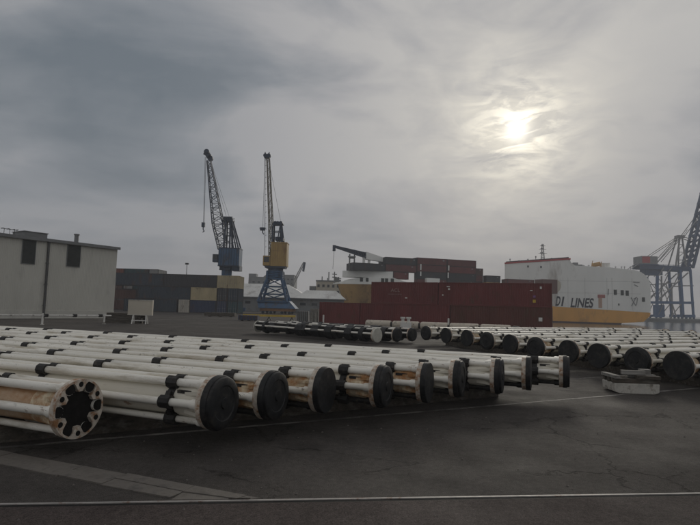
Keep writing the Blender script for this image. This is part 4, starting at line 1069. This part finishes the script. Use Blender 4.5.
# bulwark rail and forecastle
bm = BM()
for side in (-1, 1):
    for i in range(len(xs) - 1):
        a, b = hull_pt(xs[i], 1, side), hull_pt(xs[i + 1], 1, side); bar(bm, a + Vector((0, 0, .16)), b + Vector((0, 0, .16)), .3, .3)
obj('gunwale', bm, m_shipwhite, ship)
z1, z2 = SZ(370, 276.8), SZ(370, 270.5)
x0, x1, x2 = SX(339), SX(392), SX(416)
bm = BM()
def fc_half(x): return max(.6, hull_sec(max(x, .4))[0] - .5)
st = [x0 + .6, x0 + 3, x0 + 7, x0 + 12, x1, x2]
top_ = [zd + .25, zd + (z1 - zd) * .3, zd + (z1 - zd) * .8, z1, z1, zd + .1]
ra_ = []
for x, zt in zip(st, top_):
    h = fc_half(x); ra_.append([bm.verts.new((x, -h, zd + .02)), bm.verts.new((x, -h, zt)), bm.verts.new((x, h, zt)), bm.verts.new((x, h, zd + .02))])
for a, b in zip(ra_, ra_[1:]):
    for i in range(3): bm.faces.new((a[i], a[i + 1], b[i + 1], b[i]))
bm.faces.new(ra_[0]); bm.faces.new(ra_[-1][::-1])
fcs = obj('forecastle', bm, m_shipwhite, ship)
bm = BM(); rb_ = []
for x in (SX(348.5), SX(352), SX(360), SX(376), SX(392.5)):
    h = fc_half(x) * .93; rb_.append([bm.verts.new((x, -h, z1 - .02)), bm.verts.new((x, -h, z2)), bm.verts.new((x + .5, h * .3, z2)), bm.verts.new((x + .5, h * .3, z1 - .02))])
for a, b in zip(rb_, rb_[1:]):
    for i in range(3): bm.faces.new((a[i], a[i + 1], b[i + 1], b[i]))
bm.faces.new(rb_[0]); bm.faces.new(rb_[-1][::-1]); bw = obj('breakwater', bm, m_shipwhite, ship)
for px in (364.5, 369.6, 383, 386.5, 391.5):
    x = SX(px); bm = BM(); h = fc_half(x); box(bm, x - .55, x + .55, -h - .12, -h + .3, zd + 1.0, zd + 2.3); op = obj('fairlead', bm, m_dark, fcs)
bm = BM()
for px, h in ((334.5 + 4, 4.4), (343, 2.6)):
    x = SX(px); tube(bm, (x + 1.0, 0, zd), (x + 1.0, 0, zd + h), .2, 8); bar(bm, (x + .1, 0, zd + h * .8), (x + 1.9, 0, zd + h * .8), .25); bar(bm, (x + .2, 0, zd + h * .55), (x + 1.8, 0, zd + h * .55), .4)
obj('foremast', bm, m_trim, ship)
# ship crane
bm = BM()
xc = SX(369.5)
for dx in (-1.0, 1.0): bar(bm, (xc + dx, -5, z1), (xc + dx, -5, SZ(370, 255.5)), .75)
for z in (.3, .6, .9): zz = z1 + (SZ(370, 256) - z1) * z; bar(bm, (xc - 1, -5, zz), (xc + 1, -5, zz), .4)
cp_ = obj('crane_post', bm, m_shipwhite, ship)
bm = BM(); xa = SX(354.8)
for dx in (-.9, .9): bar(bm, (xa + dx, -5, z2), (xa + dx, -5, SZ(355, 253)), .4)
for z in (.35, .75): bar(bm, (xa - .9, -5, z2 + z * (SZ(355, 253) - z2)), (xa + .9, -5, z2 + z * (SZ(355, 253) - z2)), .45)
box(bm, xa - 1.4, xa + 1.2, -5.6, -4.4, SZ(355, 256.5), SZ(355, 255.2)); obj('boom_rest', bm, m_trim, ship)
p0, p1, p2 = (SX(336.3), SZ(336.3, 244.5)), (SX(370), SZ(370, 253.8)), (SX(396), SZ(396, 260))
bm = BM()
for sy in (-5.6, -4.4):
    bar(bm, (p0[0], -5, p0[1]), (p1[0], sy, p1[1] + .5), .35); bar(bm, (p0[0], -5, p0[1] - .5), (p1[0], sy, p1[1] - 1.2), .35)
for i in range(12):
    f = i / 12; a = Vector((p0[0], -5, p0[1])).lerp(Vector((p1[0], -5.6, p1[1] + .5)), f); b = Vector((p0[0], -5, p0[1] - .5)).lerp(Vector((p1[0], -5.6, p1[1] - 1.2)), f + .08); bar(bm, a, b, .3)
    prism(bm, [(a.x, b.z), (b.x + .9, b.z - .1), (b.x + .9, a.z - .4), (a.x, a.z)], -5.2, -4.8)
box(bm, p0[0] - .5, p0[0] + .4, -5.4, -4.6, p0[1] - 1.9, p0[1] + .2)
obj('crane_boom', bm, m_dkblue, ship)
bm = BM(); prism(bm, [(p1[0] - .6, p1[1] - 1.7), (p2[0], p2[1] - 1.0), (p2[0] + .6, p2[1] - .2), (p1[0] - .6, p1[1] + 1.0)], -6, -4); obj('crane_jib', bm, m_shipwhite, ship)
bm = BM(); tube(bm, (p0[0], -5, p0[1] - 1), (p0[0] - .3, -5, zd + 5), .07, 6); obj('crane_rope', bm, m_trim, ship)
# deckhouse piece
bm = BM(); box(bm, SX(425), SX(438), -10.4, -8.85, zd, SZ(431, 278.4)); obj('deck_locker', bm, m_shipwhite, ship)
# containers on deck: each one an object of its own
angs = math.atan2(sd.y, sd.x)
def deck_cont(xloc, yloc, z, mat, label, L=12.19):
    p = bow + sd * (xloc + L / 2) - sn * 0 + Vector((-sd.y, sd.x, 0)) * yloc
    c = container(label, (p.x, p.y, z - 3.5), angs, L, 2.6, mat, 'containers stacked on the deck of the container ship', False, m_cframe)
    if yloc < -4 and mk.random() < .7:
        bm = BM(); x = L / 2 - mk.uniform(.8, 2.2); h_ = mk.uniform(.25, .6); box(bm, x - mk.uniform(.3, .7), x, -1.25, -1.225, 2.2 - h_, 2.2); obj('marking', bm, m_grey, c)
TH = 2.62
mk = random.Random(31)
cols_ = [c_dkred, c_dkgrey, c_brown, c_dkred, c_dkred, c_maroon]
names = {c_dkred.name: 'dark red', c_dkgrey.name: 'charcoal', c_brown.name: 'brown', c_maroon.name: 'maroon'}
rs = random.Random(21)
xb2 = SX(385.5); xb3 = xb2 + 12.34; xb4 = xb3 + 12.34
bays = [('bow', SX(352.5), z2 + .02, 1, 1), ('second', xb2, z2 + .02, 2, 0), ('third', xb3, zd + .1, 4, 0), ('fourth', xb4, zd + .1, 4, 0)]
deck_cont(SX(393.3), -7.5, z2 - 2.62, c_maroon, 'short maroon container beside the white breakwater of the ship', 6.06)
tn = ['lowest', 'second', 'third', 'top']
for bn, xb, zb, nt_, one in bays:
    for row, y in enumerate((-7.5, -4.95, -2.4)):
        for k in range(nt_):
            m_ = cols_[(rs.randrange(6))]
            if bn == 'second': m_ = c_dkgrey if k else c_dkred
            if bn == 'bow': m_ = c_dkgrey
            tier = 'only' if nt_ == 1 else ('top' if k == nt_ - 1 else tn[k])
            if row == 0: lab = '%s %s-tier container of the ship, %s bay from bow, outer row' % (names[m_.name], tier, 'first' if bn == 'bow' else bn)
            else: lab = '%s %s-tier container of the ship, %s bay from bow, %s row inboard' % (names[m_.name], tier, 'first' if bn == 'bow' else bn, 'second' if row == 1 else 'third')
            if row and k < nt_ - 1: continue          # rows behind are only seen along their tops
            deck_cont(xb, y, zb + k * TH, m_, lab)
xe4 = xb4 + 12.19
for k in range(3): deck_cont(SX(487) - 6.06, -4.95, zd + .1 + k * TH, (c_dkgrey, c_dkred, c_brown)[k], 'short container in the %s tier at the stepped end of the ship stack' % ('lowest', 'second', 'top')[k], 6.06)
za1, za2 = SZ(493, 275.6) - 2.6, SZ(518, 279.2) - 2.6
xa1 = max(xe4 + .1, SX(487)); xa2 = max(xa1 + 6.3, SX(508))
bm = BM(); box(bm, xa1, xa1 + 6.06, -8.7, -3, zd + .01, za1 - .02); box(bm, xa2, xa2 + 12.3, -8.7, -3, zd + .01, za2 - .02); obj('hatch_coaming', bm, m_shiprust, ship)
deck_cont(xa1, -7.5, za1, c_dkgrey, 'short charcoal container standing alone right of the ship stack', 6.06)
deck_cont(xa2, -7.5, za2, c_dkred, 'lone dark red container low on the ship stern deck', 12.19)
deck_cont(xa2 + .6, -4.9, za2 + .0, c_brown, 'brown container on the ship stern deck in the inner row', 12.19)
# stern box with rounded grey shroud
xs0, xs1 = SX(542), SX(556.5); za, zb_ = SZ(549, 293.5), SZ(549, 279.5)
bm = BM(); box(bm, xs0, xs1, -9.6, -4.6, za, zb_); sg = obj('stern_house', bm, pbr('red_brown_stern_house', (0.13, 0.06, 0.05), 0.6), ship)
bm = BM()
prof = [(xs1 + .02, za + .4), (xs1 + 1.0, za + 1.0), (xs1 + 1.8, (za + zb_) / 2 - .6), (xs1 + 2.1, (za + zb_) / 2 + .4), (xs1 + 1.8, zb_ - 1.0), (xs1 + 1.0, zb_ - .3), (xs1 + .02, zb_ - .05)]
prism(bm, prof, -9.2, -5); obj('shroud', bm, m_beige, sg)
bm = BM()
for px in (423, 448, 420.5): pass
for px, py0, py1 in ((420.5, 264, 270), (420.5, 271.5, 276), (448.5, 265.5, 270.5), (448, 272.5, 278)):
    xx = SX(px); bm = BM(); box(bm, xx - .22, xx + .22, -9.1, -8.95, SZ(px, py1), SZ(px, py0)); obj('lashing_ladder', bm, m_shipwhite, ship)

# ------------------------------------------------------------------ white car carrier
YR = 262.0
ra1 = at(504.5, 322, YR); rdv = Vector((0.955, -0.297, 0)).normalized(); rnv = Vector((-0.297, -0.955, 0))
rr = thing('car_carrier', 'tall white car carrier with orange lower hull across the basin', 'ship', (ra1.x, ra1.y, -2.6), math.atan2(rdv.y, rdv.x))
PL = Vector((ra1.x, ra1.y, 0))
def R(px, py):
    p = on_plane(px, py, PL, rnv); return ((p - PL).dot(rdv), p.z + 2.6)
BR = 30.0
# outline of the near side in ship coordinates, from the picture, given the full breadth
tops = [R(504.8, 264.0), R(570, 259.6), R(571, 262.5), R(575, 265.5), R(590, 266.3), R(612, 267.6), R(636, 270.2), R(643, 273), R(648, 278), R(650.5, 284.5)]
oz = [R(553, 306.3)[1], R(640, 312.2)[1]]
_q0, _q1 = R(553, 306.3), R(640, 312.0)
def zo(x): return _q0[1] + (_q1[1] - _q0[1]) * (x - _q0[0]) / (_q1[0] - _q0[0])
zor = (oz[0] + oz[1]) / 2
xe = R(650.5, 300)[0]
def side_prof(xa, xb):
    return None
bm = BM()
up = [(tops[0][0], zo(tops[0][0])), (xe, zo(xe))] + [(x, z) for x, z in reversed(tops)]
prism(bm, up, 0, BR); bmesh.ops.bevel(bm, geom=[e for e in bm.edges if abs((e.verts[0].co - e.verts[1].co).y) > 1 and max(v.co.x for v in e.verts) > xe - 6], offset=.5, segments=2, affect='EDGES')
hu = obj('upper_hull', bm, m_shipwhite, rr)
bm = BM()
xk = R(622, 322)[0]
prism(bm, [(.4, .7), (xk, .7), (xk + 9, 1.6), (xe - .4, 4.2), (xe, max(4.4, zo(xe) - .02)), (.4, zo(.4) - .02)], .02, BR - .02)
lh = obj('lower_hull', bm, m_shiporange, rr)
bm = BM(); prism(bm, [(.5, -2), (xk - 2, -2), (xk, .68), (.5, .68)], .05, BR - .05); obj('boot_topping', bm, m_shipdark, rr)
bm = BM(); prism(bm, [(tops[0][0] - .1, tops[0][1] + .02), (tops[1][0] + .3, tops[1][1] + .02), (tops[1][0] + .3, tops[1][1] + .75), (tops[0][0] - .1, tops[0][1] + .75)], -.25, 3); obj('red_stripe', bm, m_redline, hu)
bm = BM(); prism(bm, [(tops[0][0] + .5, tops[0][1] + .77), (tops[1][0] - .5, tops[1][1] + .77), (tops[1][0] - .5, tops[1][1] + 1.3), (tops[0][0] + .5, tops[0][1] + 1.3)], .5, 24); obj('top_deck', bm, m_shipdark, hu)
# plating seams and openings on the side
bm = BM()
for px in (520, 535, 556, 568, 585, 607, 612, 632): x, _ = R(px, 290); box(bm, x - .06, x + .06, -.03, 0, zor + .1, tops[0][1] - 6.5)
for f in (.35, .62): z = zor + (tops[0][1] - zor) * f; box(bm, .3, xe - 4, -.03, 0, z, z + .1)
obj('plate_seams', bm, pbr('seam_grey', (0.45, 0.45, 0.43), .6), hu)
for px, py, w_, h_ in ((615.3, 292.2, 1.3, 2.4), (622.2, 292.7, 1.3, 2.4), (627.2, 293.2, 1.3, 2.4), (643.4, 299.6, 1.2, 2.0), (618.8, 304.5, .5, .9), (541, 267, .7, 1.0), (528, 266.5, .7, 1.0)):
    x, z = R(px, py); bm = BM(); box(bm, x - w_ / 2, x + w_ / 2, -.14, -.001, z - h_ / 2, z + h_ / 2); o = obj('opening', bm, m_dark, hu)
    bm = BM(); box(bm, x - w_ / 2 - .15, x + w_ / 2 + .15, -.2, -.142, z + h_ / 2, z + h_ / 2 + .2); obj('hood', bm, m_shipwhite, o)
x, z = R(601.2, 302)
bm = BM(); box(bm, x - 1.5, x + 1.7, -.1, -.002, R(601, 298)[1], R(601, 294.6)[1]); bd = obj('badge', bm, m_pink, hu)
bm = BM(); box(bm, x - 1.2, x + .4, -.08, -.002, R(601, 308)[1], R(601, 298)[1] - .02); obj('badge_tail', bm, pbr('faded_orange_badge', (0.5, 0.33, 0.24), .6), hu)
bm = BM()
for i, (a, b) in enumerate(((637, 264), )): pass
for (xa_, ya_, xb_, yb_) in ((631, 297.5, 636, 306), (636, 297.5, 631.5, 306), (633.5, 299, 637, 297.2), (637.5, 298, 636.5, 305), (633, 282, 639.5, 282.6), (634, 284.5, 638, 286.5), (608.5, 289, 608, 295)):
    a, b = R(xa_, ya_), R(xb_, yb_); bar(bm, (a[0], -.06, a[1]), (b[0], -.06, b[1]), .3, .3)
obj('draught_marks', bm, pbr('mark_grey', (0.2, 0.2, 0.2), .6), hu)
# the visible part of the company name
for s, pxa, pxb, pya, pyb in (('D', 555.2, 559.6, 296.2, 306.0), ('I', 561.0, 562.8, 296.6, 306.2), ('LINES', 570.3, 592.6, 297.8, 307.9)):
    (xa_, zt_), (xb_, zb__) = R(pxa, pya), R(pxb, pyb); h = zt_ - zb__
    me = text_mesh(s, 1.0, .02, .028); vs = [v.co for v in me.vertices]; w0, w1 = min(v.x for v in vs), max(v.x for v in vs); h0, h1 = min(v.y for v in vs), max(v.y for v in vs)
    for v in me.vertices: v.co.x = (v.co.x - w0) / (w1 - w0) * (xb_ - xa_) + .16 * h * (v.co.y - h0) / (h1 - h0); v.co.y = (v.co.y - h0) / (h1 - h0) * h
    o = obj('company_letters', me, m_navy, hu); o.location = (xa_, -.05, zb__); o.rotation_euler = (PI / 2, 0, 0)
# mast, bridge bits, deck gear
xm, zm = R(543, 260.5); _, zt = R(543, 243.6)
bm = BM(); lattice(bm, [(xm - .8, 1.6, zm), (xm + .8, 1.6, zm), (xm + .8, 3.2, zm), (xm - .8, 3.2, zm)], [(xm - .3, 2.1, zt), (xm + .3, 2.1, zt), (xm + .3, 2.7, zt), (xm - .3, 2.7, zt)], 5, .13, .22)
for f, w_ in ((.45, 2.0), (.7, 1.7), (.9, 1.2)): z = zm + (zt - zm) * f; bar(bm, (xm - w_, 2.4, z), (xm + w_, 2.4, z), .18); box(bm, xm - w_ * .6, xm + w_ * .1, 2.1, 2.7, z, z + .45)
obj('mast', bm, m_grey, rr)
bm = BM()
for px, h in ((510, 1.8), (536, 2.4), (552, 1.0), (519, .8), (528, 1.2), (559, .9)):
    x, z = R(px, 262.3 - (px - 505) * .06); tube(bm, (x, 2.5, z), (x, 2.5, z + h), .14, 6); box(bm, x - .3, x + .3, 2.2, 2.8, z + h * .7, z + h)
obj('deck_gear', bm, m_grey, rr)
xl, zl2 = R(593, 266.5); xl2, _ = R(600, 266.5)
bm = BM(); tube(bm, (xl, 3, zl2 + .8), (xl + 3.6, 3, zl2 + 1.7), 1.0, 12); box(bm, xl - .6, xl + 4.4, 2, 4.4, zl2 - 1.4, zl2 - .1); bar(bm, (xl - .4, 2.4, zl2), (xl + .2, 2.4, zl2 + 3.0), .3); bar(bm, (xl + 3.8, 2.4, zl2), (xl + 4.0, 2.4, zl2 + 2.6), .3)
obj('lifeboat', bm, m_shiprust, rr, smooth=True)
xa_, za_ = R(601, 267); xb_, zb__ = R(611.5, 262.3)
bm = BM(); box(bm, xa_, xb_, 4, 12, za_ - 1, zb__); obj('funnel', bm, m_shipwhite, rr)
bm = BM(); x, z = R(573, 264)
box(bm, x, x + 2.4, 1, 5, z - 1.5, z + .8); box(bm, x + 2.4, x + 4.4, 1, 4, z - 1.5, z - .2); obj('winch', bm, m_grey, rr)
bm = BM()
for px in (580, 584, 589, 616, 622, 625, 631):
    x, z = R(px, 268 if px < 600 else 269.5); tube(bm, (x, 1, z - .5), (x, 1, z + 1.6), .12, 6); bar(bm, (x - .5, 1, z + 1.2), (x + .5, 1, z + 1.2), .16)
obj('railing_posts', bm, m_grey, rr)

m_gblue = pbr('gantry_blue', (0.022, 0.055, 0.125), 0.6, 0, 0.2, 0.3)
m_gblue2 = pbr('gantry_leg_blue', (0.04, 0.10, 0.22), 0.6, 0, 0.15, 0.3)
# ------------------------------------------------------------------ quay gantry crane at the right edge
YG = 398.0
og = at(672, 318.8, YG)
gc = thing('gantry_crane', 'tall dark blue quay gantry crane with raised boom at the right edge', 'crane', (og.x, YG, 0))
def Gp(px, py, dy=0): p = at(px, py, YG); return Vector((p.x - og.x, dy, p.z))
for i, (xa_, ya_, xb_, yb_, w_, m_) in enumerate(((686, 270, 689.2, 318.6, 1.3, m_gblue2), (676, 270, 679, 318.6, 1.5, m_gblue2), (653.5, 276, 653, 318.6, 1.6, m_gblue2), (661.5, 276, 661.5, 318.6, .8, m_grey), (671.5, 283, 672.5, 318.6, .8, m_grey))):
    bm = BM(); a, b = Gp(xa_, ya_), Gp(xb_, yb_); b.z = 1.2
    for dy in ((-5, 9) if i < 3 else (0,)): bar(bm, a + Vector((0, dy, 0)), b + Vector((0, dy, 0)), w_)
    obj('leg', bm, m_, gc)
bm = BM()
for dy in (-5, 9):
    bar(bm, Gp(652, 302.2, dy), Gp(689, 303, dy), 1.4, 1.8); bar(bm, Gp(677, 316, dy), Gp(690.5, 316, dy), 1.5, 2.0); bar(bm, Gp(651, 316, dy), Gp(660, 316, dy), 1.4, 1.8)
for px in (653, 679, 689): bar(bm, Gp(px, 302.4, -5), Gp(px, 302.4, 9), 1.2)
obj('sill_beams', bm, m_gblue2, gc)
bm = BM()
for a, b, w_ in (((662, 302), (676, 272), .5), ((666, 318), (678, 303), .5), ((676, 286), (689, 286), .8), ((654, 284), (662, 284), .6), ((660, 268), (655, 276), .6), ((661, 276), (668, 268), .5), ((664, 302), (657, 284), .4), ((654, 300), (684, 273), .8), ((662, 284), (672, 316), .6), ((654, 278), (664, 290), .4), ((654, 291), (662, 291), .4), ((656, 300), (671, 284), .4), ((662, 283.5), (671, 283.5), .7), ((654, 316), (660, 303), .4), ((663, 300), (668, 290), .3)):
    for dy in (-5, 9): bar(bm, Gp(*a, dy), Gp(*b, dy), w_)
obj('bracing', bm, m_grey, gc)
bm = BM()
for dy in (-3, 7): bar(bm, Gp(638, 266.5, dy), Gp(688, 269.5, dy), 1.6, 3.4)
for px in (642, 650, 658, 666, 674, 682): bar(bm, Gp(px, 268.5, -3), Gp(px, 268.5, 7), .8)
for px in range(656, 686, 5): bar(bm, Gp(px, 264.8, -3), Gp(px, 269.5, -3), .25)
bar(bm, Gp(655, 264.6, -3), Gp(685, 266.4, -3), .3)
obj('girder', bm, m_gblue, gc)
a, b = Gp(639, 264.2), Gp(654.5, 256.8)
bm = BM(); box(bm, a.x, b.x, -4, 8, a.z, b.z); mh = obj('machinery_house', bm, m_grey, gc)
bm = BM(); box(bm, a.x + .3, a.x + (b.x - a.x) * .52, -4.15, -4.001, a.z + .8, b.z - .5); obj('red_panel', bm, m_redline, mh)
bm = BM(); box(bm, a.x - .6, b.x + .6, -4.4, 8.4, a.z - 1.0, a.z - .02); box(bm, Gp(644, 270).x, Gp(661, 270).x, -2, 6, Gp(650, 275).z, Gp(650, 269).z); obj('trolley', bm, m_gblue, mh)
bm = BM()
for sx, dx in ((-4.5, 0), (2.5, 0)): bar(bm, Gp(673, 268, -3) , Gp(679.5, 237, -.6), .9) if sx < 0 else bar(bm, Gp(684, 268, -3), Gp(681.5, 237, -.6), .9)
bar(bm, Gp(673, 268, 7), Gp(679.5, 237, 3), .9); bar(bm, Gp(684, 268, 7), Gp(681.5, 237, 3), .9)
for f in (.25, .5, .75):
    bar(bm, Gp(673, 268, -3).lerp(Gp(679.5, 237, -.6), f), Gp(684, 268, -3).lerp(Gp(681.5, 237, -.6), f), .45); bar(bm, Gp(673, 268, -3).lerp(Gp(679.5, 237, -.6), f - .2), Gp(684, 268, -3).lerp(Gp(681.5, 237, -.6), f), .35)
box(bm, Gp(677, 237).x, Gp(684, 237).x, -1.2, 3.4, Gp(680, 238).z, Gp(680, 235.4).z); bar(bm, Gp(683, 236), Gp(687.5, 229.5), .3)
obj('apex_frame', bm, m_grey, gc)
bm = BM()
for dy in (-1.5, 4):
    for a, b in (((679, 237), (630, 269)), ((679, 237.5), (656, 263)), ((680, 238), (660, 262)), ((682, 237), (692, 240)), ((683, 237), (697, 218))): bar(bm, Gp(*a, dy), Gp(*b, dy), .45)
obj('tie_bars', bm, m_grey, gc)
bm = BM()
for dy in (-1.5, 5.5):
    for ox in (-2.0, 2.0): bar(bm, Gp(689, 268, dy) + Vector((ox, 0, 0)), Gp(717, 160, dy) + Vector((ox, 0, 0)), 1.7, 1.5)
    for f in range(22):
        q = f / 22; a_, b_ = Gp(689, 268, dy), Gp(717, 160, dy); o_ = Vector(((-1) ** f * 2.0, 0, 0)); bar(bm, a_.lerp(b_, q) + o_, a_.lerp(b_, q + 1 / 22) - o_, .9, 1.2)
for f in range(11): q = f / 10; bar(bm, Gp(687, 268, -3).lerp(Gp(715, 160, -3), q), Gp(687, 268, 7).lerp(Gp(715, 160, 7), q), 1.8)
obj('boom', bm, m_gblue, gc)
bm = BM(); a, b = Gp(653, 313), Gp(661, 305); box(bm, a.x, b.x, -4.5, 0, 1, b.z); obj('switch_house', bm, m_gblue2, gc)
bm = BM()
for px in (652.5, 657, 678, 682, 686, 689.5): c = Gp(px, 318); tube(bm, (c.x, -5.5, .7), (c.x, -4.5, .7), .7, 12); tube(bm, (c.x, 8.5, .7), (c.x, 9.5, .7), .7, 12)
obj('bogies', bm, m_gblue, gc)

# ------------------------------------------------------------------ the air
HAZE = 0.0007
if HAZE:
    bm = BM(); box(bm, -1500, 1500, -200, 1500, -6, 105)
    hm = bpy.data.materials.new('haze_air'); hm.use_nodes = True; t = hm.node_tree; t.nodes.clear()
    v = N(t, 'ShaderNodeVolumePrincipled', inp={'Color': (0.86, 0.88, 0.92, 1), 'Density': HAZE}); oo = N(t, 'ShaderNodeOutputMaterial'); t.links.new(v.outputs[0], oo.inputs['Volume'])
    tag(obj('haze', bm, hm), kind='stuff')
